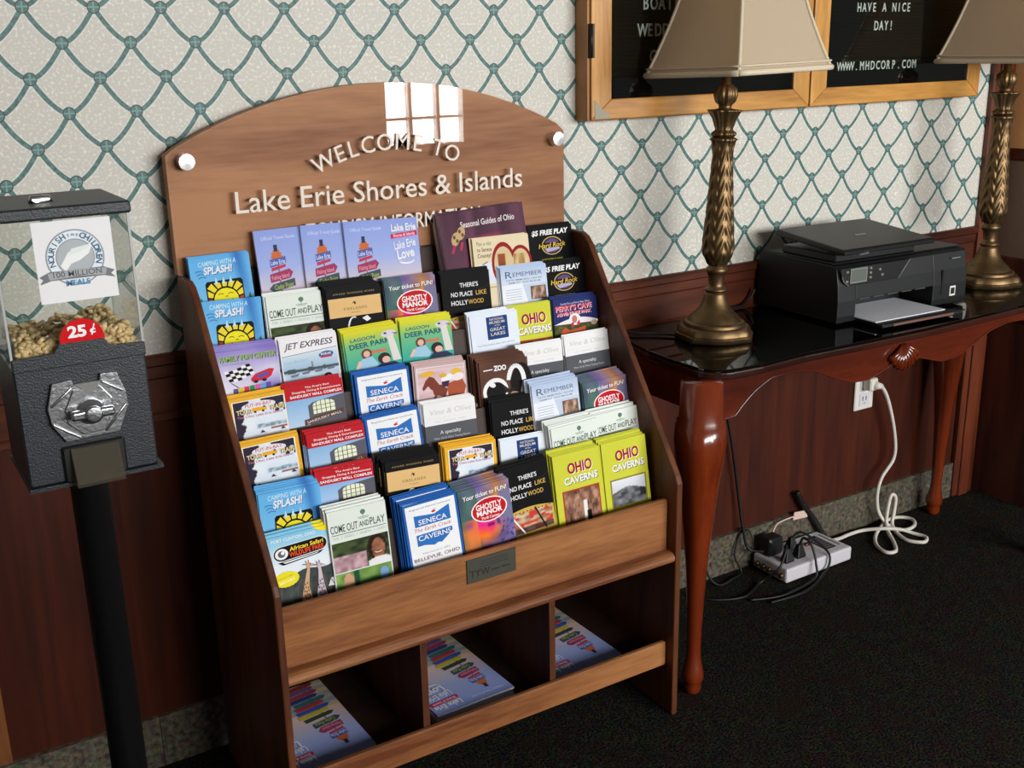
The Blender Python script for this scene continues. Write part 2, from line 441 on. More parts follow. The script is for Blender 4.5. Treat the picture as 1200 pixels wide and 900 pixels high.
# ------------------------------------------------------------------ the room
b = MB()
def bump(x):
    y = 0
    for cx, h, w in ((11.25, .05, .35), (12.9, .02, .3), (14.0, .025, .5), (19.55, .05, .3), (21.0, .02, .4)):
        y -= h*math.exp(-((x-cx)/w)**2)
    return y
xs = [-9+.1*i for i in range(0, 324)] + [23.35]
z_rail, z_top = 7.6, 23.0
rows = [b.pts([(x, bump(x) if z > z_rail else 0, z) for x in xs]) for z in (z_rail+.001, z_top)]
b.smooth = True
for k in range(len(xs)-1): b.face((rows[0]+k, rows[0]+k+1, rows[1]+k+1, rows[1]+k))
b.smooth = False
b.mi = 1
i = b.pts([(-9, 0, 0), (23.35, 0, 0), (23.35, 0, z_rail+.001), (-9, 0, z_rail+.001)]); b.face((i, i+1, i+2, i+3))
i = b.pts([(-9, .5, 0), (23.35, .5, 0), (23.35, .5, z_top), (-9, .5, z_top)]); b.face((i+3, i+2, i+1, i))
i = b.pts([(23.35, 0, 0), (23.35, .5, 0), (23.35, .5, z_top), (23.35, 0, z_top)]); b.face((i, i+1, i+2, i+3))
def uvf(x, y, z):
    Z = z-13.05
    # X = c - .0138 r ; Z = -.5104 r - .0085 c
    c = x; r = 0
    for _ in range(4):
        c = x+.0138*r; r = -(Z+.0085*c)/.5104
    return (c, r+40)
tag(b.build('wall_back', [M_paper, M_panel], uv=uvf), kind='structure')
b = MB(); b.box(-14, 44, -46, .5, -.3, 0); tag(b.build('floor', M_carpet), kind='structure')
# chair rail: cap, flat board, lower bead
b = MB(); b.smooth = False
prof = [(0, 7.60), (-.10, 7.60), (-.14, 7.54), (-.14, 7.44), (-.09, 7.40), (-.09, 7.22), (-.06, 7.18), (-.06, 6.62), (-.1, 6.58), (-.1, 6.48), (0, 6.44)]
b.prism(prof, -9, 22.5, 'x'); tag(b.build('trim_1', M_rail), kind='structure')
b = MB(); b.box(22.52, 23.35, -.16, -.001, 0, z_top, .03); b.box(22.72, 23.1, -.22, -.15, 0, z_top, .02)
tag(b.build('trim_2', M_casing), kind='structure')
# light corner strip at the far left of the panelling
b = MB(); b.box(-2.06, -1.83, -.05, -.001, 1.0, 6.44); tag(b.build('trim_3', wood('light_strip', (96, 56, 26), (140, 88, 46), 'z')), kind='structure')
# granite skirting tiles
b = MB()
x = -9.0
while x < 22.5:
    b.box(x+.006, min(x+3.2, 22.5)-.006, -.10, -.001, 0, 1.0); x += 3.2
tag(b.build('baseboard_back', M_granite), kind='structure')
# right wall
b = MB(); b.box(23.45, 23.85, -1.9, 0.0, 9.55, z_top); b.mi = 1; b.box(23.45, 23.85, -1.9, 0, 6.75, 9.25)
b.mi = 2; b.box(23.45, 23.85, -1.9, 0, 0, 6.15)
tag(b.build('wall_right', [M_tan, M_taupe, M_dkwood]), kind='structure')
b = MB(); b.box(23.38, 23.85, -1.9, 0, 9.25, 9.55, .03); tag(b.build('trim_4', M_rail), kind='structure')
b = MB(); b.box(23.36, 23.85, -1.9, 0, 6.15, 6.75, .03); tag(b.build('trim_5', M_dkwood), kind='structure')

# front wall with the mirrored window and two unseen ones (4.9 m in front of the back wall)
WA = (26.6, 32.35, 6.4, 21.0); WB = (3.0, 25.0, 11.2, 21.0); WC = (34.0, 41.0, 11.2, 21.0); FY = -45.0  # WB widened and WC added to bring in more soft light
b = MB()
fx0, fx1, fz1 = -14, 44, 23
def wall_hole(b, x0, x1, z0, z1, hx0, hx1, hz0, hz1):
    b.box(x0, hx0, FY-.6, FY, z0, z1); b.box(hx1, x1, FY-.6, FY, z0, z1)
    b.box(hx0, hx1, FY-.6, FY, z0, hz0); b.box(hx0, hx1, FY-.6, FY, hz1, z1)
wall_hole(b, fx0, 25.8, 0, fz1, *WB); wall_hole(b, 25.8, 33.2, 0, fz1, *WA); wall_hole(b, 33.2, fx1, 0, fz1, *WC)
tag(b.build('wall_front', M_fw), kind='structure')
def window(n, w, mat, nx, zbars):
    x0, x1, z0, z1 = w; t = .22
    b = MB()
    b.box(x0, x1, FY-.5, FY+.15, z0, z0+t); b.box(x0, x1, FY-.5, FY+.15, z1-t, z1)
    b.box(x0, x0+t, FY-.5, FY+.15, z0+t, z1-t); b.box(x1-t, x1, FY-.5, FY+.15, z0+t, z1-t)
    for k in range(1, nx):
        xx = x0+(x1-x0)*k/nx; b.box(xx-t/2, xx+t/2, FY-.45, FY+.05, z0+t, z1-t)
    for zz in zbars: b.box(x0+t, x1-t, FY-.4, FY, zz-.07, zz+.07)
    o = b.build('window_%d' % n, M_sash, origin=((x0+x1)/2, FY, z0)); tag(o, kind='structure')
    p = MB(); i = p.pts([(x0, FY-.5, z0), (x1, FY-.5, z0), (x1, FY-.5, z1), (x0, FY-.5, z1)]); p.face((i+3, i+2, i+1, i))
    p.build('daylight_pane', mat, o, origin=((x0+x1)/2, FY, z0))
window(1, WA, M_skyA, 3, (8.2,)); window(2, WB, M_skyB, 6, ()); window(3, WC, M_skyB, 2, ())

# ------------------------------------------------------------------ brochure rack
XL0, XL1, XR0, XR1 = 1.62, 1.74, 9.20, 9.33
rack = empty('brochure_rack', (5.48, -2.2, 0), 'tall walnut brochure rack with arched sign top, standing against the lattice wallpaper', 'brochure rack')
RO = (5.48, -2.2, 0)
def sk(x, y): return x+.022*(y+3.99)          # the rack stands very slightly askew
def skew(b): b.v = [(sk(x, y), y, z) for x, y, z in b.v]; return b
side_prof = [(-3.99, 0), (-3.99, 4.76), (-3.93, 4.9), (-1.2, 8.72), (-1.05, 8.86), (-.9, 8.92), (-.35, 8.92), (-.35, .0)]
for x0, x1 in ((XL0, XL1), (XR0, XR1)):
    b = MB(); b.prism(side_prof, x0, x1, 'x'); skew(b); b.build('side_panel', M_rackz, rack, RO, bevel=.03)
# back sheet
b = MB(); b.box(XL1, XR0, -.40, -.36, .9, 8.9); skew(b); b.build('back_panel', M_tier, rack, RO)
# arched header board with clear sheet in front
hx0, hx1, hz, ha = 1.72, 9.27, 10.85, 11.8
cxh = (hx0+hx1)/2; half = (hx1-hx0)/2; sag = ha-hz; Rr = (half*half+sag*sag)/(2*sag)
arc = [(cxh+half*(-1+2*k/48), hz-(Rr-sag)+math.sqrt(Rr*Rr-(half*(-1+2*k/48))**2)) for k in range(49)]
outline = [(hx1, 8.93), (hx1, hz-.06)] + [(min(x, hx1), z) for x, z in reversed(arc)][1:-1] + [(hx0, hz-.03), (hx0, 8.93)]
b = MB(); b.prism(outline, -.36, -.16, 'y'); b.build('header_board', M_header, rack, RO)
b = MB(); b.prism([(x, z) for x, z in outline], -.47, -.44, 'y')
acr = b.build('acrylic_sheet', M_acryl, rack, RO)
for x, z in ((2.0, 10.72), (9.03, 10.66)):
    b = MB(); b.smooth = True
    n = 24
    ring = lambda r, y: [(x+r*math.cos(2*PI*k/n), y, z+r*math.sin(2*PI*k/n)) for k in range(n)]
    b.rings([ring(.13, -.36), ring(.13, -.54), ring(.125, -.56), ring(.02, -.565)], smooth=False)
    b.build('standoff_cap', M_steel, rack, RO)
# raised lettering on the sheet
def wtext(b, s_, size, x, z, width=None, ang=0, bold=0, shear=0, y=-.472, dep=.03, space=1):
    ca, sa = math.cos(ang), math.sin(ang)
    b.text(s_, size, lambda u, v, d: (x+u*ca-v*sa, y-d, z+u*sa+v*ca), depth=dep, squeeze_to=width, bold=bold, shear=shear, space=space)
def word_line(full, size, xc, z, width):
    W = text_mesh(full, 0, .004, 1)[2]; k = width/W; pos = 0
    for w in full.split(' '):
        i = full.index(w, pos); pos = i+len(w)
        right = text_mesh(full[:pos], 0, .004, 1)[2]; ww = text_mesh(w, 0, .004, 1)[2]
        b = MB(); wtext(b, w, size, xc-width/2+(right-ww/2)*k, z, ww*k, bold=.004); b.build('lettering', M_letter, rack, RO)
word_line('Lake Erie Shores & Islands', .355, 5.48, 9.84, 5.5)
b = MB(); wd = 'WELCOME TO'; Ra = 2.9; cz0 = 10.68-Ra
adv = {'W': .40, 'E': .27, 'L': .25, 'C': .32, 'O': .34, 'M': .36, ' ': .15, 'T': .27}
adv = {k: v*.93 for k, v in adv.items()}; tot = sum(adv[ch] for ch in wd); a = tot/2
for ch in wd:
    a -= adv[ch]/2
    if ch == ' ': b.build('lettering', M_letter, rack, RO); b = MB()
    else:
        ang = a/Ra; wtext(b, ch, .28, 5.52-Ra*math.sin(ang), cz0+Ra*math.cos(ang), ang=ang, bold=.004)
    a -= adv[ch]/2
b.build('lettering', M_letter, rack, RO)
word_line('TOURISM INFORMATION', .27, 5.6, 9.29, 3.4)
# tier shelves: sloped pocket backs and ledges
TILT = math.radians(10); tt = math.tan(TILT)
TY, TDY, TZ, TDZ = -2.98, .415, 5.5, .615
for k in range(7):
    yk = TY+TDY*k; zk = TZ+TDZ*k
    ztop = zk-.42; zbot = zk-2.12
    y = lambda z: yk+.015+(z-zk)*tt
    b = MB()
    if k < 6:
        b.prism([(y(zbot), zbot), (y(zbot)+.05, zbot), (y(ztop)+.05, ztop), (y(ztop), ztop)], XL1, XR0, 'x')
    ylo = y(zbot)
    b.prism([(ylo-.40, zbot-.06), (ylo+.05, zbot-.06), (ylo+.05, zbot), (ylo-.40, zbot)], XL1, XR0, 'x')
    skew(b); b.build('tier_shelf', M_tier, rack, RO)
# front lip, moulding, lower shelf, dividers, rail, plaque
b = MB(); b.box(XL1, XR0, -3.74, -3.62, 3.2, 4.40, .03); skew(b); b.build('front_lip', M_rackx, rack, RO)
b = MB(); b.smooth = False
b.prism([(-3.60, 3.18)] + [(-3.84+.13*math.cos(t), 3.30+.11*math.sin(t)) for t in [PI*1.5-PI*k/8 for k in range(9)]] + [(-3.60, 3.42)], XL1, XR0, 'x')
skew(b); b.build('moulding', M_rackx, rack, RO)
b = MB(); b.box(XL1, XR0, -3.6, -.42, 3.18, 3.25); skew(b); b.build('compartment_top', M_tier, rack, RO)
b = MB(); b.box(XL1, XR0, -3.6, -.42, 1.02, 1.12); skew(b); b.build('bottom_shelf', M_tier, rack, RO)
for x in (4.08, 6.62):
    b = MB(); b.box(x, x+.12, -3.66, -.42, 1.12, 3.18); skew(b); b.build('divider', M_rackz, rack, RO)
b = MB(); b.box(XL1, XR0, -3.78, -3.66, 1.0, 1.5, .03); skew(b); b.build('lower_rail', M_rackx, rack, RO)
b = MB(); b.box(4.96, 5.90, -3.765, -3.742, 3.92, 4.34)
pq = b.build('plaque', M_brasspl, rack, RO)
b = MB()
for s_, sz, x, z in (('TYW', .12, 5.2, 4.02),):
    b.text(s_, sz, lambda u, v, d, x=x, z=z: (x+u, -3.767-d, z+v), depth=.004, bold=.01)
b.box(5.42, 5.58, -3.768, -3.765, 4.05, 4.075); b.box(5.61, 5.78, -3.768, -3.765, 4.055, 4.08)
for j in range(3): b.box(5.2, 5.74, -3.768, -3.765, 4.17+.045*j, 4.18+.045*j)
b.build('engraving', M_etch, pq, RO)
pq.parent = rack

# ------------------------------------------------------------------ printed matter
WHITE, BLACK = (238, 238, 240), (16, 16, 18)
class Card:
    """a folded leaflet 1 wide: (x right 0..1, y down from the top edge) in card widths"""
    def __init__(s, w=1.0, h=2.02, body=WHITE, t=.019, edge=None, ys=1.0):
        s.ys = ys; s.b = MB(); s.w = w; s.h = h; s.n = 0; s.t = t
        s.b.cc = lin(edge or body)
        s.b.box(-w/2, w/2, 0, t, 0, h)
        s.b.cc = lin(body); s.rect(0, 0, 1, h/w/ys, body)
    def P(s, x, y, n=None): return ((x-.5)*s.w, -.0012-.0005*(s.n if n is None else n), s.h-y*s.ys*s.w)
    def rect(s, x0, y0, x1, y1, c): s.poly([(x0, y0), (x1, y0), (x1, y1), (x0, y1)], c)
    def poly(s, pts, c):
        s.n += 1; s.b.cc = lin(c); i = s.b.pts([s.P(x, min(y, s.h/s.w/s.ys)) for x, y in pts]); ids = list(range(i, i+len(pts)))
        ar = sum(pts[k][0]*pts[(k+1) % len(pts)][1]-pts[(k+1) % len(pts)][0]*pts[k][1] for k in range(len(pts)))
        s.b.face(ids[::-1] if ar > 0 else ids)
    def ell(s, cx, cy, rx, ry, c, rot=0, n=22, a0=0, a1=2*PI):
        cr, sr = math.cos(rot), math.sin(rot); ps = []
        for k in range(n):
            t = a0+(a1-a0)*k/(n if a1-a0 > 6 else n-1); u, v = rx*math.cos(t), ry*math.sin(t); ps.append((cx+u*cr-v*sr, cy+u*sr+v*cr))
        s.poly(ps, c)
    def line(s, pts, wd, c):
        for (x0, y0), (x1, y1) in zip(pts, pts[1:]):
            l = math.hypot(x1-x0, y1-y0) or 1; nx, ny = -(y1-y0)/l*wd/2, (x1-x0)/l*wd/2
            s.poly([(x0+nx, y0+ny), (x1+nx, y1+ny), (x1-nx, y1-ny), (x0-nx, y0-ny)], c); s.n -= 1
        s.n += 1
    def arc(s, cx, cy, rx, ry, a0, a1, wd, c, n=14): s.line([(cx+rx*math.cos(a0+(a1-a0)*k/n), cy+ry*math.sin(a0+(a1-a0)*k/n)) for k in range(n+1)], wd, c)
    def text(s, t, x, y, size, c, width=None, bold=.01, shear=0, ang=0, shadow=None, space=1):
        """y = baseline, size = cap height, width = fitted width"""
        ca, sa = math.cos(ang), math.sin(ang)
        for dx, cl in (([(.012, shadow)] if shadow else []) + [(0, c)]):
            s.n += 1; s.b.cc = lin(cl)
            s.b.text(t, size, lambda u, v, d: s.P(x+dx+u*ca+v*sa, y+dx-v*ca+u*sa), squeeze_to=width, bold=bold, shear=shear, space=space)
    def photo(s, x0, y0, x1, y1, fn, nx=16, ny=16):
        """a printed picture: a fine grid of ink colours blended from point to point"""
        nx, ny = int(nx*1.7), int(ny*1.7)
        s.n += 1; y1 = min(y1, s.h/s.w/s.ys); i = s.b.pts([s.P(x0+(x1-x0)*a/nx, y0+(y1-y0)*c/ny) for c in range(ny+1) for a in range(nx+1)])
        cl = [lin([max(0, min(255, v)) for v in fn(a/nx, c/ny)]) for c in range(ny+1) for a in range(nx+1)]
        for c in range(ny):
            for a in range(nx):
                p = c*(nx+1)+a; ids = (p+nx+1, p+nx+2, p+1, p); s.b.cc = [cl[q] for q in ids]; s.b.face([i+q for q in ids])
        s.b.cc = (1, 1, 1)
def mixc(a, b_, t): t = max(0, min(1, t)); return tuple(p+(q-p)*t for p, q in zip(a, b_))
def foliage(seed, a=(30, 44, 26), b_=(110, 130, 84)): return lambda u, v: mixc(a, b_, vn(u*9, v*9, seed)*.6+hsh(int(u*40), int(v*40), seed)*.4)

def d_camping():
    c = Card(body=(86, 160, 222), edge=(96, 160, 210))
    c.photo(0, 0, 1, 1.3, lambda u, v: mixc(mixc((98, 176, 232), (140, 205, 240), v), (54, 116, 190), max(0, 1-abs(u-.8-.18*v)*7)*(1-v)), 20, 14)
    c.text('CAMPING WITH A', .46, .12, .075, (196, 226, 242), .62, .014, .2, -.03)
    c.text('SPLASH!', .46, .255, .115, WHITE, .48, .03, .2, -.03, (60, 110, 180))
    for k in range(3): c.arc(.15+.02*k, .22+.05*k, .06, .025, PI, 2*PI, .014, (60, 112, 176))
    c.poly([(.22, .42), (.25, .38), (.81, .37), (.84, .41), (.84, 1.0), (.22, 1.0)], BLACK)
    for k in range(9):
        t = PI+PI*k/8; a, d_ = t-.15, t+.15
        rr = lambda q: min(.29/max(abs(math.cos(q)), 1e-3), .29/max(abs(math.sin(q)), 1e-3))
        cl = (236, 214, 50) if 0 < k < 8 else (190, 70, 50)
        c.poly([(.53+.225*math.cos(a), .70+.225*math.sin(a)), (.53+rr(a)*math.cos(a), .70+rr(a)*math.sin(a)), (.53+rr(d_)*math.cos(d_), .70+rr(d_)*math.sin(d_)), (.53+.225*math.cos(d_), .70+.225*math.sin(d_))], cl)
    c.ell(.53, .70, .22, .21, BLACK); c.ell(.53, .70, .205, .195, (238, 226, 40))
    for sx in (-1, 1): c.arc(.53+.08*sx, .61, .04, .02, PI, 2*PI, .012, (90, 80, 10))
    c.arc(.54, .65, .02, .012, PI, 2*PI, .012, (90, 80, 10)); c.arc(.54, .67, .1, .06, .3, PI-.3, .016, (60, 50, 10))
    for x in (.4, .52, .64): c.poly([(x-.03, .43), (x, .31), (x+.03, .43)], (190, 226, 246))
    for x in (.12, .93): c.poly([(x-.05, .8), (x, .62), (x+.05, .8)], (40, 120, 60))
    return c
def d_safari():
    c = Card(ys=0.74, body=(190, 222, 240), edge=(120, 170, 200))
    c.photo(0, 0, 1, 1.0, lambda u, v: mixc((126, 196, 230), (232, 240, 248), v*1.6), 4, 14)
    c.poly([(.74, 0), (1, 0), (1, .12), (.86, .09)], (246, 222, 30))
    c.text('PORT CLINTON, OHIO', .42, .13, .065, WHITE, .72, .015)
    for dx, cl in ((0, WHITE), (.012, BLACK)):
        c.poly([(.06+dx+.16*(1-math.cos(PI*k/8)) if 0 else .2+(.14-dx)*math.cos(PI/2+PI*k/8), .39+(.16-dx)*math.sin(PI/2+PI*k/8)) for k in range(9)] + [(.82+(.13-dx)*math.cos(-PI/2+PI*k/8), .35+(.15-dx)*math.sin(-PI/2+PI*k/8)) for k in range(9)], cl)
    c.ell(.2, .39, .105, .115, WHITE); c.ell(.2, .39, .06, .07, (90, 96, 110)); c.ell(.22, .37, .03, .04, WHITE)
    c.text('African Safari', .61, .355, .085, (246, 214, 60), .56, .02, .1, -.05, (20, 10, 5))
    c.text('WILDLIFE PARK', .61, .475, .1, (232, 80, 40), .58, .025, 0, -.05)
    c.poly([(.12, .56), (.88, .5), (.8, .56), (.2, .63)], BLACK); c.poly([(.2, .57), (.8, .525), (.76, .545), (.24, .6)], WHITE)
    hill = lambda u: .92-.12*u+.05*math.sin(u*9)
    c.poly([(0, 2.6)] + [(k/12, hill(k/12)) for k in range(13)] + [(1, 2.6)], (66, 72, 74))
    c.photo(0, 1.02, 1, 2.8, foliage(4, (42, 48, 48), (96, 102, 98)), 16, 12)
    ps = [(.22+.20*(1+.05*(k % 2))*math.cos(2*PI*k/40), .93+.16*(1+.05*(k % 2))*math.sin(2*PI*k/40)) for k in range(40)]
    c.poly(ps, (240, 226, 40)); c.text('DRIVE-THRU', .22, .90, .035, (190, 170, 60), .26, .01, 0, -.2); c.text('SAFARI!', .23, 1.0, .06, (250, 246, 190), .26, .02, 0, -.2)
    for ox, hx, hy, cl, cl2 in ((.50, .60, .74, (206, 168, 132), (120, 84, 60)), (.74, .77, .80, (208, 190, 196), (88, 78, 120))):
        c.poly([(ox-.07, 2.2), (ox-.075, 1.4), (ox-.03, 1.2), (hx-.03, hy+.06), (hx+.015, hy+.05), (ox+.06, 1.2), (ox+.09, 1.45), (ox+.08, 2.2)], cl)
        c.poly([(hx-.045, hy-.02), (hx+.01, hy-.045), (hx+.10, hy+.03), (hx+.09, hy+.06), (hx, hy+.055), (hx-.035, hy+.08)], cl)
        c.line([(hx-.03, hy-.03), (hx-.05, hy-.09)], .012, cl2); c.line([(hx, hy-.04), (hx+.0, hy-.10)], .012, cl2); c.line([(hx-.045, hy-.01), (hx-.10, hy-.03)], .02, cl2); c.ell(hx+.02, hy, .01, .012, BLACK)
        for k in range(15): c.ell(ox-.035+.035*(k % 3)+.004*(k//3), 1.12+.08*(k//3)+.02*(k % 2), .011, .022, cl2)
    c.poly([(.86, 1.3), (.92, 1.14), (1, 1.12), (1, 1.32)], (214, 212, 214)); c.line([(.92, 1.16), (.96, 1.28)], .012, (60, 60, 66))
    return c
def d_comeout():
    c = Card(ys=0.8, body=(226, 233, 226), edge=(214, 212, 220))
    c.ell(.6, .13, .045, .05, (88, 128, 112)); c.line([(.6, .13), (.6, .22)], .012, (88, 128, 112)); c.rect(.5, .225, .7, .235, (88, 128, 112)); c.rect(.52, .25, .68, .26, (88, 128, 112))
    c.text('COME OUT', .26, .44, .15, (52, 82, 72), .46, .006); c.text('AND', .6, .42, .11, (52, 82, 72), .17, .012); c.text('PLAY', .83, .43, .15, (52, 82, 72), .26, .004)
    c.rect(.04, .475, .97, .487, (52, 82, 72)); c.text('THE  +  PARKS  +  NORTH  +  OHIO', .5, .57, .05, (170, 196, 180), .9, .005)
    def pic(u, v):
        q = mixc((34, 42, 26), (92, 110, 66), vn(u*8, v*7, 8))
        if u < .58 and v > .45: q = mixc((150, 110, 120), (210, 180, 186), vn(u*16, v*10, 3))
        if (u-.78)**2/.03+(v-.42)**2/.20 < 1: q = (40, 26, 20)
        if (u-.8)**2/.014+(v-.48)**2/.12 < 1: q = mixc((120, 74, 52), (186, 128, 96), vn(u*10, v*8, 5))
        if u > .6 and v > .85-.1*math.sin((u-.6)*7): q = (232, 232, 234)
        return q
    c.photo(.02, .64, .98, 1.24, pic, 26, 16); c.arc(.785, .98, .06, .03, .2, PI-.2, .014, WHITE)
    def pic2(u, v):
        q = mixc((58, 104, 44), (168, 196, 110), vn(u*6, v*6, 12))
        if .3 < u < .42: q = (34, 80, 54)
        if (u-.22)**2/.008+(v-.35)**2/.09 < 1: q = (206, 160, 130)
        if (u-.23)**2/.02+(v-.9)**2/.12 < 1: q = (214, 200, 130)
        if (u-.86)**2/.006+(v-.4)**2/.08 < 1: q = (120, 160, 206)
        return q
    c.photo(.02, 1.26, .98, 1.75, pic2, 24, 16)
    return c
def d_seneca():
    c = Card(ys=0.69, body=(36, 96, 178), edge=(44, 92, 156))
    c.rect(.045, .05, .955, 1.9, (238, 240, 244))
    c.text('Registered Natural Landmark', .5, .16, .035, (90, 100, 120), .76, .006)
    c.poly([(.18, .30), (.42, .34), (.55, .36), (.84, .22), (.84, .58), (.18, .58)], (44, 112, 190))
    c.poly([(.18, .77), (.84, .77), (.84, .86), (.74, .97), (.62, 1.08), (.55, 1.06), (.48, 1.1), (.3, 1.04), (.18, 1.04)], (44, 112, 190))
    c.poly([(.5, .29), (.6, .23), (.56, .28), (.6, .3), (.53, .33)], (200, 50, 40))
    c.text('SENECA', .51, .54, .12, WHITE, .52, .01); c.text('The Earth Crack', .5, .70, .09, (196, 120, 120), .68, .005, .3)
    c.text('CAVERNS', .51, .92, .12, WHITE, .6, .01)
    c.text('Discovered in 1872', .5, 1.25, .035, (150, 150, 160), .5, .005); c.text('BELLEVUE, OHIO', .5, 1.4, .08, (96, 46, 70), .84, .006)
    return c
def d_ghostly():
    c = Card(ys=0.74, body=(90, 70, 140), edge=(84, 70, 60))
    def pic(u, v):
        a = vn(u*3, v*5, 2); q = mixc((70, 52, 120), (160, 150, 190), vn(u*5, v*8, 9))
        if u < .35: q = mixc(q, (40, 96, 60), .75*vn(u*7, v*7, 6)+.2)
        if v < .28: q = mixc(q, (236, 150, 40), max(0, 1-abs(u-.72)*3.2)*vn(u*5, v*9, 1)*1.5)
        if v > .36:
            r_ = math.hypot((u-.42)/.3, (v-.50)/.15)
            q = mixc(q, mixc((232, 40, 140), (244, 120, 36), (v-.42)*6+vn(u*9, v*14, 3)-.5), max(0, 1.5-r_)*1.1)
            if u < .3: q = mixc(q, (232, 130, 60), vn(u*7, v*12, 11)*.9)
            if math.hypot((u-.56)/.07, (v-.47)/.025) < 1: q = (120, 20, 90)
            if u > .66 and vn(u*26, v*34, 7) > .66: q = (70, 66, 120)
        if .12 < v < .45 and u > .75: q = (120, 116, 150)
        return q
    c.photo(0, 0, 1, 2.8, lambda u, v: pic(u, v*1.36), 26, 44)
    c.text('Your ticket to FUN!', .52, .24, .1, WHITE, .86, .02, .1, -.04, (30, 20, 60))
    c.ell(.56, .58, .355, .285, (246, 240, 240), -.08); c.ell(.56, .58, .33, .26, (196, 22, 34), -.08)
    c.text('GHOSTLY', .56, .56, .13, WHITE, .5, .03); c.text('MANOR', .56, .69, .11, WHITE, .5, .04); c.text('Thrill Center', .56, .79, .06, WHITE, .36, .015)
    return c
def d_hollywood():
    c = Card(ys=0.8, body=(14, 14, 15), edge=(40, 38, 34))
    c.arc(.8, .05, .3, .35, .9, 2.4, .006, (64, 62, 58))
    gold = (206, 168, 84)
    c.text("THERE'S", .56, .34, .095, WHITE, .38, .012); c.text('NO PLACE', .40, .54, .1, WHITE, .44, .014); c.text('LIKE', .80, .54, .1, gold, .22, .014)
    c.text('HOLLY', .34, .73, .1, WHITE, .34, .014); c.text('WOOD', .68, .73, .1, gold, .32, .014)
    def pic(u, v):
        q = mixc((120, 70, 30), (236, 214, 190), vn(u*9, v*8, 7))
        if hsh(int(u*12), int(v*8), 3) > .72: q = (206, 60, 50)
        if v > .75: q = mixc(q, (40, 30, 30), .7)
        return q
    c.poly([(0, 1.08)] + [(k/12, 1.02-.08*math.sin(PI*k/12)+.02) for k in range(13)] + [(1, 1.7), (0, 1.7)], gold)
    c.photo(.04, 1.06, .96, 1.5, pic, 20, 10)
    for k in range(12): c.rect(.05+.078*k, 1.03, .08+.078*k, 1.05, (20, 16, 10))
    c.line([(.1, 1.02), (.36, 1.52)], .03, WHITE); c.line([(.62, 1.0), (.8, 1.52)], .03, (30, 26, 22))
    return c
def d_ohio(kind):
    c = Card(ys=0.92, body=(204, 206, 64), edge=(176, 178, 50))
    c.text('OHIO', .56, .40, .2, (176, 40, 52), .52, .03, 0, -.02, (250, 246, 236)); c.text('OHIO', .55, .40, .2, (150, 26, 40), .52, .005, 0, -.02)
    c.text('CAVERNS', .56, .60, .13, WHITE, .72, .03, 0, -.02, (36, 36, 30))
    if kind == 1:
        c.rect(.13, .72, .93, 1.65, (176, 60, 40))
        def pic(u, v):
            q = mixc((60, 34, 26), (206, 160, 132), vn(u*8, v*5, 4)*.7+hsh(int(u*22), int(v*10), 2)*.4)
            if abs(u-.58) < .06 and v > .25: q = (236, 232, 228)
            if .62 < u < .75 and v > .5: q = (26, 16, 14)
            return q
        c.photo(.16, .75, .9, 1.62, pic, 22, 24)
    else:
        c.rect(.12, .76, .93, 1.34, (140, 130, 46))
        def pic(u, v):
            if v < .42+.1*math.sin(u*5+2.4): return mixc((226, 228, 236), (180, 186, 200), v)
            q = mixc((54, 56, 62), (150, 150, 156), vn(u*10, v*9, 5))
            if u > .82 and v < .8: q = (46, 48, 46)
            return q
        c.photo(.15, .79, .9, 1.31, pic, 22, 18)
    return c
def d_sandusky():
    c = Card(ys=0.66, body=(170, 196, 226), edge=(92, 70, 62))
    c.rect(0, 0, 1, .36, (190, 28, 40))
    c.text("The Area's Best", .56, .11, .045, WHITE, .42, .01); c.text('Shopping, Dining & Entertainment', .54, .2, .05, WHITE, .84, .01); c.text('SANDUSKY MALL COMPLEX', .53, .31, .06, WHITE, .9, .03)
    c.photo(0, .36, 1, 1.05, lambda u, v: mixc((140, 182, 226), (190, 214, 238), v), 3, 10)
    c.poly([(.36, 1.1), (.36, .55), (.44, .48), (1, .38), (1, 1.1)], (92, 92, 104))
    win = [(.44, .78), (.44, .58)] + [(.63-.19*math.cos(PI*k/8), .56-.10*math.sin(PI*k/8)) for k in range(9)] + [(.82, .76)]
    c.poly(win, (236, 240, 210))
    for k in range(4): c.line([(.5+.08*k, .46), (.5+.08*k, .78)], .012, (70, 72, 80))
    for k in range(2): c.line([(.44, .58+.1*k), (.82, .57+.1*k)], .012, (70, 72, 80))
    c.poly([(.27, .88), (.96, .74), (.96, .86), (.27, 1.02)], (96, 66, 62)); c.text('SANDUSKY MALL', .62, .92, .06, (226, 214, 206), .62, .01, 0, -.2)
    c.rect(.0, 1.02, 1, 1.2, (98, 78, 70))
    return c
def d_firelands():
    c = Card(ys=0.84, body=(14, 14, 15), edge=(20, 20, 22))
    c.text('AWARD WINNING WINES', .5, .13, .035, (170, 140, 90), .76, .006, space=1.3)
    c.rect(.02, .2, .98, .58, (226, 186, 126)); c.poly([(.44, .34), (.48, .28), (.52, .34), (.48, .31)], (90, 66, 36)); c.ell(.5, .32, .018, .03, (60, 44, 24))
    c.text('FIRELANDS', .5, .45, .055, (120, 92, 54), .42, .004, space=1.3); c.text('WINERY', .5, .52, .03, (140, 112, 70), .18, .004, space=1.3)
    c.arc(.45, .9, .12, .3, PI, PI*1.6, .03, (226, 226, 230)); c.poly([(.6, .64), (.7, .6), (.76, .68), (.68, .72)], (232, 232, 236))
    return c
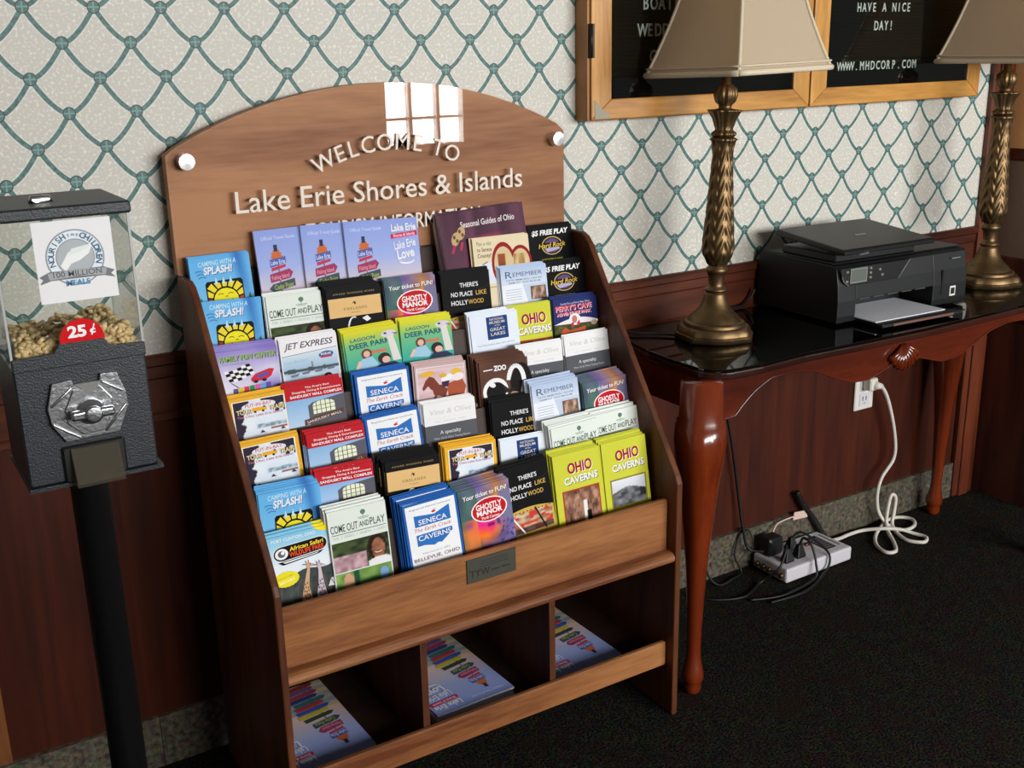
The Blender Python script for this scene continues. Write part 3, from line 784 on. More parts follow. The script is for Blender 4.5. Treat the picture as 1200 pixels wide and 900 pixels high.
def d_tour():
    c = Card(ys=0.64, body=(232, 176, 48), edge=(206, 120, 50))
    c.rect(.07, .09, .94, 1.4, (246, 240, 226))
    def pic(u, v):
        q = mixc((214, 226, 240), (232, 240, 248), vn(u*4, v*6, 3))
        e = vn(u*14, v*14, 5)
        if (u < .1+.14*e and v > .1) or (v < .14 and (u < .3 or u > .55)) or (u > .8 and v < .3 and e > .35): q = (48, 40, 58)
        if .5 < v < .58 and u > .4: q = mixc(q, (110, 140, 160), vn(u*20, v*20, 1)*1.2)
        if .6 < v < .63 and u > .68: q = (150, 96, 90)
        return q
    c.photo(.09, .11, .92, 1.35, pic, 28, 30)
    c.ell(.5, .26, .28, .11, (230, 228, 238)); c.text('PUT-IN-BAY', .5, .27, .08, (196, 90, 100), .44, .012)
    c.text('TOUR', .25, .42, .11, (226, 206, 160), .24, .03, 0, 0, (90, 70, 60)); c.text('TRAIN', .78, .42, .11, (226, 206, 160), .26, .03, 0, 0, (90, 70, 60))
    c.rect(.38, .31, .62, .40, (236, 176, 40)); c.ell(.43, .41, .022, .025, BLACK); c.ell(.56, .41, .022, .025, BLACK); c.rect(.57, .29, .6, .33, (90, 60, 30))
    c.text('The Ohio Lake Erie Island', .5, .52, .06, (196, 120, 150), .74, .012)
    for x in (.5, .84): c.poly([(x-.04, .95), (x, .88), (x+.05, .95)], (60, 60, 74))
    return c
def d_museum():
    c = Card(ys=0.76, body=(226, 234, 246), edge=(214, 222, 232))
    c.rect(.34, .08, .78, .62, (30, 62, 122))
    for t, y, s_, w in (('NATIONAL', .17, .055, .30), ('MUSEUM', .25, .06, .32), ('of the', .31, .035, .12), ('GREAT', .42, .075, .32), ('LAKES', .53, .075, .30)): c.text(t, .56, y, s_, (222, 214, 196), w, .008)
    c.text('Your Port to the Lakes, Open All Year', .5, .74, .035, (120, 150, 190), .8, .004)
    c.rect(0, .95, 1, 1.4, (150, 180, 214))
    return c
def d_vine():
    c = Card(ys=0.74, body=(236, 236, 238), edge=(220, 216, 210))
    c.text('Vine & Olive', .52, .28, .12, (204, 200, 194), .8, .0, .2); c.rect(.06, .36, .94, .365, (216, 212, 206)); c.text('OILS . VINEGARS . WINES', .5, .46, .03, (196, 196, 198), .6, .003)
    c.rect(0, .52, 1, 2.7, (88, 90, 96)); c.text('A specialty', .48, .74, .08, (222, 222, 226), .4, .006); c.text('Olive Oil & Wine Tasting Room', .5, .86, .05, (190, 190, 196), .7, .004)
    return c
def d_remember():
    c = Card(ys=0.66, body=(196, 210, 232), edge=(206, 206, 210))
    c.photo(0, 0, 1, .5, lambda u, v: mixc((178, 196, 226), (214, 224, 240), v), 3, 8)
    c.text('R', .17, .30, .19, (74, 92, 128), .15, .0); c.text('EMEMBER', .58, .27, .12, (74, 92, 128), .64, .0)
    c.text('HAYES MEMORIAL CENTER', .5, .38, .045, (96, 112, 140), .78, .004); c.text('FREMONT, OHIO MUSEUM', .5, .46, .045, (96, 112, 140), .7, .004)
    c.poly([(0, .5), (.45, .45), (.6, 1.3), (0, 1.3)], (232, 236, 244)); c.rect(.62, .58, .96, .95, (110, 84, 70))
    c.photo(.64, .6, .94, .93, lambda u, v: mixc((96, 60, 44), (206, 180, 160), vn(u*8, v*3, 3)), 10, 8)
    for k in range(5): c.rect(.08, .62+.07*k, .42, .633+.07*k, (160, 172, 194))
    return c
def d_horses():
    c = Card(ys=0.74, body=(200, 170, 170), edge=(90, 88, 90))
    c.rect(.03, .06, .97, 1.5, (226, 222, 226))
    c.photo(.05, .08, .96, .98, lambda u, v: mixc(mixc((206, 164, 170), (226, 206, 208), vn(u*3, v*14, 4)), (120, 130, 110), max(0, v*3-2.2)), 18, 20)
    bay, bay2 = (122, 60, 46), (168, 84, 58)
    c.poly([(.12, .55), (.2, .36), (.28, .28), (.36, .32), (.46, .5), (.52, .62), (.3, .6), (.24, .5), (.15, .6)], bay)
    c.poly([(.3, .5), (.5, .5), (.62, .62), (.56, .8), (.34, .72)], bay); c.poly([(.6, .5), (.9, .4), (.98, .6), (.92, .82), (.62, .78)], bay2)
    c.line([(.4, .7), (.28, .95)], .05, bay); c.line([(.52, .75), (.56, .95)], .05, bay)
    c.ell(.62, .36, .13, .08, WHITE, -.4); c.ell(.54, .29, .07, .05, (222, 176, 60)); c.ell(.8, .24, .1, .09, (226, 190, 70)); c.ell(.24, .22, .14, .06, (226, 178, 60), -.2)
    c.ell(.83, .36, .12, .09, (236, 226, 230), -.3); c.poly([(.5, .44), (.66, .42), (.62, .56), (.52, .56)], (60, 40, 80))
    c.rect(.5, .78, .92, .96, (206, 36, 40))
    c.poly([(.32+.1*(1 if k % 2 == 0 else .45)*math.sin(2*PI*k/10), .98-.1*(1 if k % 2 == 0 else .45)*math.cos(2*PI*k/10)) for k in range(10)], (240, 200, 40))
    return c
def d_zoo():
    c = Card(ys=0.84, body=(86, 56, 44), edge=(98, 72, 62))
    c.photo(0, 0, 1, 1.3, lambda u, v: mixc((70, 44, 36), (128, 86, 66), vn(u*2, v*3, 6)), 8, 10)
    c.line([(.08, .185), (.27, .175)], .022, WHITE); c.text('ZOO', .42, .21, .1, WHITE, .26, .05)
    c.ell(.3, .64, .26, .28, WHITE, .3); c.ell(.31, .66, .2, .21, (20, 18, 18), .3); c.poly([(.44, .5), (.66, .72), (.5, .7)], (40, 36, 36)); c.ell(.24, .5, .07, .05, WHITE, .6)
    c.ell(.86, .6, .22, .5, (22, 20, 20)); c.arc(.74, .5, .16, .34, PI*1.05, PI*1.98, .09, WHITE, 18); c.line([(.9, .5), (.82, .95)], .08, WHITE)
    c.ell(.72, .5, .11, .2, (24, 20, 20)); c.ell(.66, .86, .18, .16, (196, 150, 116)); c.poly([(.62, .58), (.54, .76), (.7, .66)], (40, 34, 34))
    c.rect(0, .98, .55, 1.06, (226, 222, 220))
    return c
def d_family():
    c = Card(ys=0.62, body=(126, 108, 190), edge=(130, 112, 184))
    c.photo(0, 0, 1, 1.3, lambda u, v: mixc((124, 106, 190), (238, 236, 246), 1.5*vn(u*2.2+1, v*2.5, 8)*(.3+v)), 22, 22)
    c.text('FAMILY FUN CENTER', .51, .26, .13, (150, 190, 84), .92, .03, .1, -.02, (60, 54, 90)); c.text('Perry\'s Cave Island Fun', .28, .36, .04, (110, 140, 90), .4, .006)
    for i_ in range(6):
        for j in range(4):
            x, y = .1+.07*i_+.02*j, .52+.07*j-.02*i_+.03*math.sin(i_)
            c.poly([(x, y), (x+.07, y-.02), (x+.09, y+.05), (x+.02, y+.07)], BLACK if (i_+j) % 2 else WHITE); c.n -= 1
    c.n += 1; c.line([(.2, .82), (.42, 1.1)], .016, (40, 36, 40))
    c.poly([(.52, .78), (.6, .66), (.84, .56), (.92, .58), (.86, .76), (.76, .84), (.54, .86)], (206, 40, 60)); c.poly([(.62, .7), (.82, .64), (.8, .74), (.64, .78)], (84, 90, 170)); c.ell(.6, .86, .04, .04, (40, 36, 40)); c.ell(.74, .84, .04, .04, (40, 36, 40))
    for k, cl in enumerate(((92, 84, 130), (226, 196, 50), (206, 50, 70), (50, 140, 80), (226, 90, 170), (90, 170, 220), (100, 84, 170))): c.rect(.22+.09*k, .98-.012*k, .3+.09*k, 1.12, cl)
    return c
def d_jet():
    c = Card(ys=0.66, body=(238, 236, 240), edge=(222, 214, 212))
    c.text('JET EXPRESS', .5, .25, .15, (70, 66, 84), .86, .014, .3)
    def pic(u, v):
        q = mixc((156, 188, 216), (216, 226, 236), abs(v-.5)*2)
        if abs(v-.5) < .03+.03*vn(u*12, 2, 3): q = (78, 86, 92)
        if v > .56: q = mixc((168, 190, 214), (206, 216, 228), vn(u*6, v*16, 2))
        return q
    c.photo(.02, .36, .98, 1.25, pic, 24, 24); c.poly([(0, .3), (1, .3), (1, .34), (0, .42)], (238, 236, 240)); c.line([(.02, .42), (.98, .34)], .012, (96, 84, 110))
    c.text('Put-in-Bay Island', .26, .6, .07, (150, 196, 206), .42, .0, .3, -.08); c.ell(.78, .5, .13, .08, (60, 92, 150), -.1); c.text('RIDE', .78, .51, .05, WHITE, .18, .02); c.rect(.68, .54, .88, .58, (206, 50, 70))
    c.line([(.52, .62), (.52, .78)], .02, (110, 116, 124))
    for x, y in ((.2, .9), (.4, .87), (.62, .86), (.84, .84)): c.poly([(x-.08, y), (x+.08, y-.03), (x+.05, y+.04), (x-.06, y+.05)], (110, 122, 140))
    c.ell(.38, 1.12, .07, .08, (50, 34, 34)); c.ell(.77, 1.04, .07, .08, (40, 30, 32)); c.ell(.39, 1.14, .045, .05, (196, 150, 134)); c.ell(.78, 1.07, .045, .05, (196, 150, 134))
    return c
def d_lagoon():
    c = Card(ys=0.64, body=(90, 180, 150), edge=(196, 196, 60))
    c.photo(0, 0, 1, 1.3, lambda u, v: mixc((226, 214, 44), mixc((120, 190, 130), (60, 170, 160), v*2-.6), v*3.2), 2, 20)
    c.text('LAGOON', .34, .27, .085, (40, 84, 120), .46, .02, .1, -.03); c.text('DEER PARK', .46, .45, .13, (40, 90, 116), .76, .03, 0, -.04)
    c.ell(.82, .21, .14, .09, (216, 206, 220), -.1); c.ell(.76, .19, .03, .025, (50, 44, 60)); c.poly([(.78, .28), (.9, .26), (.99, .95), (.84, .95)], (222, 218, 212)); c.poly([(.88, .2), (1, .22), (.95, .27)], (120, 110, 130))
    c.ell(.37, .64, .1, .14, (110, 70, 56)); c.ell(.37, .64, .06, .085, (224, 180, 160)); c.poly([(.2, 1.0), (.26, .76), (.46, .72), (.56, .95), (.5, 1.05)], (160, 200, 226)); c.line([(.24, .8), (.16, 1.0)], .06, (226, 190, 176))
    c.ell(.68, .84, .12, .15, (56, 40, 44)); c.ell(.71, .88, .075, .09, (226, 184, 168)); c.poly([(.5, 1.1), (.6, .96), (.86, .96), (1, 1.1)], (50, 54, 84)); c.rect(.46, .58, .74, .66, (206, 120, 100))
    return c
def d_cave():
    c = Card(ys=0.8, body=(38, 48, 104), edge=(48, 56, 104))
    c.text('Family Fun at Put-in-Bay, Ohio', .5, .13, .04, (206, 214, 236), .66, .008, 0, -.04)
    c.text("PERRY'S CAVE", .46, .27, .12, (214, 60, 84), .82, .03, 0, -.05, (236, 226, 230)); c.text('ADVENTURE PARK', .46, .38, .07, (214, 60, 84), .78, .03, 0, -.05, (236, 226, 230))
    c.poly([(0, .6)] + [(k/10, .6-.14*math.sin(PI*k/10*.9)) for k in range(11)] + [(1, 1.5), (0, 1.5)], (236, 228, 232))
    c.photo(0, .6, 1, 1.2, foliage(9, (36, 40, 24), (112, 116, 60)), 18, 14)
    c.poly([(.14, .78), (.24, .66), (.34, .76), (.7, .68), (.7, .78), (.14, .86)], (190, 84, 50)); c.ell(.47, .5, .13, .14, (236, 236, 238)); c.ell(.46, .5, .06, .09, (196, 120, 120)); c.poly([(.38, .58), (.44, .56), (.44, .68), (.4, .68)], (206, 50, 70)); c.poly([(.5, .6), (.57, .52), (.58, .6), (.53, .66)], (206, 50, 70)); c.ell(.9, .62, .07, .06, (196, 170, 150))
    return c
def d_freeplay():
    c = Card(ys=0.7, body=(12, 12, 13), edge=(46, 46, 50))
    c.text('$5 FREE PLAY', .5, .24, .13, WHITE, .84, .04, .2, -.02)
    c.ell(.52, .55, .24, .25, (196, 170, 110)); c.ell(.52, .55, .215, .225, (24, 20, 26)); c.ell(.52, .55, .18, .19, (96, 76, 120)); c.poly([(.34, .62), (.7, .56), (.68, .66), (.4, .72)], (180, 170, 196)); c.rect(.22, .47, .82, .60, (18, 16, 18))
    c.text('Hard Rock', .52, .59, .12, (226, 190, 70), .62, .015, .25, -.04); c.text('NORTHFIELD PARK', .5, .94, .05, (206, 196, 60), .5, .012)
    return c
def guide_cover(w, h, full=False):
    c = Card(w=w, h=h, body=(150, 166, 222), edge=(214, 212, 220), t=.05)
    G = 1.32
    hh = h/w
    def sky(u, v):
        q = mixc((142, 160, 224), (176, 190, 234), v*2)
        if v > .3: q = mixc(q, (236, 202, 190), (v-.3)*3.2)
        if v > .62: q = mixc((120, 150, 196), (226, 200, 150), vn(u*3, v*20, 5))
        return q
    c.photo(0, 0, 1, hh, sky, 10, 30)
    c.text('Official Travel Guide', .29, .12, .04, (206, 214, 244), .42, .006)
    c.ys = G
    c.poly([(.245+.075*(1 if k % 2 == 0 else .78)*math.cos(2*PI*k/24), .25+.075*(1 if k % 2 == 0 else .78)*math.sin(2*PI*k/24)) for k in range(24)], (206, 110, 60)); c.rect(.22, .14, .265, .2, (54, 56, 84)); c.line([(.25, .3), (.25, hh*.72)], .018, (150, 120, 90))
    c.poly([(.15, .27), (.35, .25), (.35, .31), (.15, .34)], (84, 100, 170)); c.text('Lake Erie', .25, .315, .04, (214, 222, 250), .18, .012, 0, -.05); c.poly([(.16, .345), (.34, .32), (.34, .345), (.16, .375)], (196, 60, 84))
    c.poly([(.13, .40), (.38, .365), (.42, .4), (.38, .45), (.13, .475)], (160, 60, 100)); c.text('Fishing Island', .26, .445, .038, (232, 160, 170), .22, .01, 0, -.07)
    c.poly([(.1, .53), (.15, .49), (.43, .455), (.43, .525), (.15, .56)], (70, 84, 92)); c.text('Cedar Point', .29, .535, .045, (170, 186, 84), .24, .012, 0, -.07)
    rows = (((64, 76, 60), .04), ((206, 190, 60), .06), ((70, 90, 180), .02), ((190, 60, 70), .05), ((60, 110, 110), .0), ((50, 70, 130), .06), ((170, 60, 90), .03), ((120, 80, 140), .05), ((150, 50, 60), .02), ((50, 46, 56), .04), ((150, 110, 70), .05), ((60, 70, 110), .03))
    for k, (cl, dx) in enumerate(rows):
        y = .585+.062*k
        if (y+.06)*G < hh: c.poly([(.08+dx, y+.045), (.12+dx, y+.01), (.44+dx*.8+.02*(k % 3), y-.02), (.45+dx*.8+.02*(k % 3), y+.03), (.12+dx, y+.06)], cl)
    c.ys = 1.15
    c.text('Lake Erie', .8, .135, .075, WHITE, .34, .03); c.poly([(.62, .165), (.98, .145), (.98, .195), (.62, .215)], (206, 40, 80)); c.text('Shores & Islands', .8, .195, .034, (246, 220, 230), .3, .012, 0, -.05)
    c.text('Lake Erie', .8, .32, .085, (240, 242, 250), .3, .02, 0, -.1); c.text('Love', .8, .43, .1, (240, 242, 250), .24, .03, 0, -.1); c.arc(.8, .46, .1, .03, 0, PI, .018, (240, 242, 250))
    return c
def d_seasonal():
    c = Card(w=1.8, h=2.25, body=(84, 50, 66), t=.09, edge=(206, 196, 200))
    def pic(u, v):
        q = mixc((70, 44, 58), (112, 72, 92), vn(u*14, v*2, 6))
        if .25 < u < .8 and .2 < v: q = mixc(q, (204, 58, 100), max(0, 1-abs(u-.36-.9*max(0, .42-v))*4.2)*1.5*(.35+.65*vn(u*9, v*4, 2)))
        return q
    c.photo(0, 0, 1, 2.25/1.8, pic, 26, 24)
    c.text('Seasonal Guides of Ohio', .56, .16, .06, (232, 226, 226), .64, .012)
    for cx_, cy_ in ((.16, .26), (.23, .21)): c.ell(cx_, cy_, .045, .07, (196, 168, 120), .4); c.ell(cx_-.012, cy_-.02, .016, .02, (110, 78, 60)); c.ell(cx_+.016, cy_+.02, .016, .02, (110, 78, 60))
    c.line([(.14, .32), (.1, .4)], .03, (170, 60, 90)); c.line([(.23, .3), (.2, .38)], .03, (180, 60, 90))
    return c
def d_hearts():
    c = Card(w=1.2, h=1.72, body=(226, 212, 178), edge=(206, 190, 150))
    c.text('Plan a visit', .2, .11, .06, (110, 130, 90), .26, .004); c.text('to Seneca', .2, .2, .06, (90, 70, 60), .26, .01); c.text('County!', .19, .29, .06, (90, 70, 60), .24, .01)
    c.poly([(.06, .4), (.34, .36), (.36, .7), (.04, .7)], (222, 226, 236)); c.line([(.14, .4), (.24, .36)], .012, (80, 80, 100))
    def heart(k, cl):
        c.ell(.52, .42, .215*k, .34*k, cl); c.ell(.83, .42, .2*k, .27*k, cl)
    heart(1, (150, 32, 36)); heart(.8, (214, 190, 150))
    c.photo(.42, .26, .6, .7, lambda u, v: mixc((150, 80, 50), (60, 40, 36), v*2-.5) if u < .75 else (214, 190, 130), 8, 12); c.photo(.7, .28, .95, .66, lambda u, v: mixc((150, 110, 60), (226, 204, 150), vn(u*7, v*3, 3)), 10, 8)
    c.rect(0, .74, 1, .76, (190, 170, 130))
    return c
DES = {'camping': (d_camping, 'sky-blue leaflet with smiling sun'), 'safari': (d_safari, 'animal park leaflet with two giraffes'),
 'comeout': (d_comeout, 'pale green leaflet with dark capitals'), 'seneca': (d_seneca, 'white and blue cavern leaflet'),
 'ghostly': (d_ghostly, 'purple leaflet with red oval'), 'hollywood': (d_hollywood, 'black leaflet with gold lettering'),
 'ohio': (lambda: d_ohio(1), 'yellow-green leaflet with cave photo'), 'ohio2': (lambda: d_ohio(2), 'yellow-green leaflet with grey landscape photo'),
 'sandusky': (d_sandusky, 'red-topped leaflet with arched window'), 'firelands': (d_firelands, 'black leaflet with tan panel'),
 'town': (d_tour, 'yellow-bordered train tour leaflet'), 'museum': (d_museum, 'white leaflet with navy square'),
 'vine': (d_vine, 'white and grey leaflet'), 'remember': (d_remember, 'pale blue leaflet with porch photo'),
 'horses': (d_horses, 'pink leaflet with galloping horses'), 'zoo': (d_zoo, 'brown leaflet with two penguins'),
 'family': (d_family, 'purple leaflet with checkered flag'), 'jet': (d_jet, 'white ferry leaflet with harbor photo'),
 'lagoon': (d_lagoon, 'yellow and teal deer leaflet'), 'bikes': (d_cave, 'navy leaflet with red lettering'),
 'hard': (d_freeplay, 'black free-play coupon leaflet'), 'hardrock': (d_freeplay, 'black free-play coupon leaflet'),
 'guide': (lambda: guide_cover(1.4, 2.14), 'periwinkle guide magazine with signpost'), 'seasonal': (d_seasonal, 'maroon seasonal guide magazine'), 'hearts': (d_hearts, 'cream leaflet with two red hearts')}
# tier (0 = front), design, copies, x centre, top z, roll in degrees
STACKS = []
#STACKS_BEGIN
STACKS = [
 (0, 'safari', 4, 2.372, 5.299, 0),
 (0, 'comeout', 6, 3.35, 5.484, 0.5),
 (0, 'seneca', 9, 4.586, 5.338, -1.6),
 (0, 'ghostly', 8, 5.613, 5.342, -1.7),
 (0, 'hollywood', 4, 6.483, 5.485, -2.6),
 (0, 'ohio', 6, 7.562, 5.498, -0.5),
 (0, 'ohio2', 6, 8.614, 5.509, -0.2),
 (1, 'camping', 7, 2.41, 5.884, 2.0),
 (1, 'sandusky', 4, 3.377, 6.002, 1.9),
 (1, 'firelands', 8, 4.536, 5.93, 2.6),
 (1, 'town', 5, 5.672, 5.93, 2.6),
 (1, 'museum', 2, 6.793, 5.81, 1.7),
 (1, 'comeout', 8, 7.755, 5.888, -1.5),
 (1, 'comeout', 6, 8.718, 5.931, -1.1),
 (2, 'town', 3, 2.317, 6.568, -1.1),
 (2, 'sandusky', 5, 3.423, 6.526, 0.1),
 (2, 'seneca', 4, 4.456, 6.585, -0.9),
 (2, 'vine', 4, 5.541, 6.595, 1.7),
 (2, 'hollywood', 5, 6.832, 6.39, 2.1),
 (2, 'remember', 6, 7.671, 6.567, -0.2),
 (2, 'ghostly', 8, 8.726, 6.446, -1.0),
 (3, 'town', 3, 2.352, 7.175, -0.4),
 (3, 'sandusky', 3, 3.299, 7.208, -0.0),
 (3, 'seneca', 4, 4.509, 7.197, 0.2),
 (3, 'horses', 4, 5.612, 7.15, 2.9),
 (3, 'zoo', 9, 6.795, 7.051, 2.1),
 (3, 'vine', 2, 7.685, 7.175, 1.7),
 (3, 'vine', 2, 8.738, 7.205, 0),
 (4, 'family', 6, 2.359, 7.846, 2.1),
 (4, 'jet', 4, 3.416, 7.874, 0.2),
 (4, 'lagoon', 5, 4.522, 7.845, -1.5),
 (4, 'lagoon', 3, 5.598, 7.861, 1.7),
 (4, 'museum', 4, 6.947, 7.765, 0),
 (4, 'ohio', 2, 7.78, 7.818, 1.5),
 (4, 'bikes', 4, 8.746, 7.805, 2.4),
 (5, 'camping', 2, 2.35, 8.549, 2.5),
 (5, 'comeout', 4, 3.407, 8.519, 0.5),
 (5, 'firelands', 8, 4.412, 8.52, 0.7),
 (5, 'ghostly', 3, 5.54, 8.518, 0.7),
 (5, 'hollywood', 3, 6.65, 8.485, 1.5),
 (5, 'remember', 4, 7.875, 8.444, 1.3),
 (5, 'hardrock', 3, 8.756, 8.429, 0.8),
 (6, 'camping', 4, 2.335, 9.193, -0.1),
 (6, 'guide', 1, 3.672, 9.533, -0.2),
 (6, 'guide', 1, 4.472, 9.535, 1.3),
 (6, 'guide', 1, 5.219, 9.518, 1.3),
 (6, 'seasonal', 2, 7.236, 9.524, -3.0),
 (6, 'hearts', 3, 7.511, 9.008, 1.2),
 (6, 'hard', 3, 8.765, 9.06, 0.5),
]
#STACKS_END
TIER = ['front row', 'second row from front', 'third row from front', 'middle row', 'third row from back', 'second row from back', 'back row']
POS = ['far left', 'second from left', 'third from left', 'middle', 'third from right', 'second from right', 'far right']
_dm = {}
_cnt = {}
STEP = .026
for k, nm, n, xc, zt, roll in STACKS:
    key = 'hard' if nm == 'hardrock' else nm
    fn, desc = DES[key]
    kind = 'magazine' if key in ('guide', 'seasonal') else 'brochure'
    if key not in _dm:
        c = fn(); o = c.b.build(kind, M_print); _dm[key] = (o.data, c.h, c.t); bpy.data.objects.remove(o)
    me, H, th = _dm[key]
    slot = _cnt.get(k, 0); _cnt[k] = slot+1
    yk = TY+TDY*k; zk = TZ+TDZ*k
    step = max(STEP, th+.005)
    if key == 'guide':
        step = 0; where = ['left one of the fanned three', 'middle one of the fanned three', 'right one of the fanned three, foremost'][slot-1]
    elif k == 6: where = {'camping': 'far left, back row', 'seasonal': 'back row', 'hearts': 'before the maroon magazines', 'hard': 'far right, back row'}[key]
    else: where = POS[slot]+', '+TIER[k]
    rnd = random.Random(k*17+slot*5+1)
    off = {'guide': .06*(slot-1) if key == 'guide' else 0, 'hearts': .24}.get(key, 0)
    for i in range(n):
        # i = 0 is the foremost one of the stack
        dfront = (n-i)*step+off if key != 'guide' else .07+off
        jx = 0 if i == 0 else rnd.uniform(-.022, .012)-(.009*i if slot else 0); jz = 0 if i == 0 else rnd.uniform(-.01, .03)
        o = bpy.data.objects.new(kind, me); col.objects.link(o)
        rx = -TILT; rl = math.radians(roll if i == 0 else roll*.7+rnd.uniform(-.6, .6))
        # top-centre of the front face on the tilted plane
        zt_ = zt+jz+(.014*i); y0 = yk-dfront/math.cos(TILT)+(zt_-zk)*tt
        rot = Matrix.Rotation(rx, 4, 'X') @ Matrix.Rotation(rl, 4, 'Y')
        top = Vector(((xc+jx)*U, y0*U, zt_*U))
        o.matrix_world = Matrix.Translation(top) @ rot @ Matrix.Translation((0, 0, -H*U))
        if key == 'guide': tag(o, '%s, %s' % (desc, where), 'magazine', 'travel guides fanned in the top tier')
        elif i == 0: tag(o, 'foremost %s, %s' % (desc, where), kind, 'leaflets in the rack' if kind == 'brochure' else 'maroon magazines')
        else: tag(o, '%s behind the foremost, %s' % (desc, where), kind, 'spare copies, %s' % where)
# magazines lying on the lower shelf (heads towards the room)
c = guide_cover(1.58, 2.4, True); o = c.b.build('magazine', M_print); meL = o.data; bpy.data.objects.remove(o)
for xc, nn, where in ((2.58, 2, 'left'), (5.32, 4, 'middle'), (7.72, 2, 'right')):
    for i in range(nn):
        o = bpy.data.objects.new('magazine', meL); col.objects.link(o)
        # lying face up, top edge to the front
        rot = Matrix.Rotation(PI, 4, 'Z') @ Matrix.Rotation(-PI/2, 4, 'X')
        ang = {0: 2.0, 1: 1.0, 2: 0, 3: -1.5}[i]
        z = 1.125+.056*(nn-i)
        o.matrix_world = Matrix.Translation(((xc-.03*(i % 2))*U, -3.30*U+(i % 3)*.012*U, z*U)) @ Matrix.Rotation(math.radians(ang if nn > 2 else ang*.4), 4, 'Z') @ rot @ Matrix.Translation((0, 0, -2.4*U))
        if i == 0: tag(o, 'topmost travel guide lying flat in the %s lower compartment of the rack' % where, 'magazine', 'travel guides on the lower shelf')
        else: tag(o, 'travel guide lying under the topmost one in the %s lower compartment' % where, 'magazine', 'spare guides, %s lower compartment' % where)

# ------------------------------------------------------------------ nut vending machine on a post
GX0, GX1, GY0, GY1 = -1.50, -.06, -5.30, -3.95
GO = (-.76, -4.62, 0)
vm = empty('vending_machine', GO, 'black coin nut vending machine on a post beside the brochure rack', 'vending machine')
b = MB(); b.lathe([(1.15, 0), (1.15, .06), (1.0, .12), (.3, .2), (.26, .3)], GO[0], GO[1], 48); b.build('stand_base', M_blackpost, vm, GO)
b = MB(); b.lathe([(.225, .2), (.225, 7.5), (.34, 7.52), (.34, 7.58)], GO[0], GO[1], 32); b.build('post', M_blackpost, vm, GO)
b = MB(); b.box(GX0-.012, GX1+.05, GY0-.035, GY1+.01, 7.60, 7.65); b.box(GX0, GX1, GY0, GY1, 7.65, 9.05, .02)
body = b.build('body', M_blackmet, vm, GO)
b = MB(); b.prism([(GX0, 9.02), (GX1, 9.02), (GX1, 9.17), (-.44, 9.19), (-.52, 9.30), (-.98, 9.30), (-1.06, 9.19), (GX0, 9.17)], GY0-.05, GY0, 'y'); b.build('front_band', M_blackmet, vm, GO, bevel=.01)
b = MB()
t = .03
b.box(GX0, GX1, GY0, GY0+t, 9.05, 10.7); b.box(GX0, GX1, GY1-t, GY1, 9.05, 10.7); b.box(GX0, GX0+t, GY0+t, GY1-t, 9.05, 10.7); b.box(GX1-t, GX1, GY0+t, GY1-t, 9.05, 10.7)
b.build('clear_bin', M_plastic, vm, GO)
for ex in (GX0-.004, GX1-.022):
    for ey in (GY0-.004, GY1-.022):
        b = MB(); b.box(ex, ex+.026, ey, ey+.026, 9.05, 10.68); b.build('bin_corner', plain('milky_plastic_edge', (176, 178, 176), .3), vm, GO)
b = MB(); b.box(GX0-.04, GX1+.03, GY0-.05, GY1+.03, 10.66, 10.80, .02); b.build('lid', M_blackmet, vm, GO, bevel=.015)
b = MB(); b.box(GX1+.03, GX1+.05, GY1-.4, GY1-.05, 10.52, 10.74); b.build('lid_hasp', M_blackmet, vm, GO)
b = MB(); b.tube([(-.98, -4.85, 10.8), (-.98, -4.85, 10.84), (-.8, -4.85, 10.84), (-.8, -4.85, 10.8)], .045, 8); b.build('lock', M_steel, vm, GO)
# chrome coin plate
b = MB(); P8 = [(-1.21, 8.56), (-1.13, 8.84), (-.92, 8.86), (-.9, 8.8), (-.62, 8.8), (-.6, 8.88), (-.42, 8.87), (-.34, 8.62), (-.33, 8.45), (-.46, 8.16), (-1.06, 8.14), (-1.19, 8.36)]
b.prism(P8, GY0-.06, GY0, 'y')
inner = [(-1.03, 8.52), (-.92, 8.74), (-.62, 8.75), (-.5, 8.58), (-.52, 8.42), (-.64, 8.22), (-.86, 8.2), (-1.02, 8.36)]
b.prism(inner, GY0-.085, GY0-.06, 'y')
for (x0, z0), (x1, z1) in (((-1.17, 8.58), (-.93, 8.77)), ((-.6, 8.80), (-.37, 8.64)), ((-.62, 8.2), (-.36, 8.48)), ((-1.18, 8.38), (-.9, 8.17))):
    b.tube([(x0, GY0-.065, z0), (x1, GY0-.065, z1)], .018, 6)
b.build('coin_plate', M_chrome, vm, GO, bevel=.012)
b = MB(); b.smooth = True
kc = (-.76, 8.47)
b.rings([[(kc[0]+r*math.cos(2*PI*k/20), y, kc[1]+r*math.sin(2*PI*k/20)) for k in range(20)] for r, y in ((.15, GY0-.085), (.15, GY0-.13), (.1, GY0-.16), (.1, GY0-.26), (.085, GY0-.275))])
b.smooth = False
b.box(-1.0, -.52, GY0-.25, GY0-.15, 8.42, 8.53, .02)
b.build('coin_handle', M_chrome, vm, GO, bevel=.01)
b = MB(); b.prism([(-.9, 8.81), (-.62, 8.81), (-.66, 8.72), (-.72, 8.68), (-.78, 8.68), (-.82, 8.74)], GY0-.09, GY0-.0855, 'y'); b.build('coin_slot', M_grey, vm, GO)
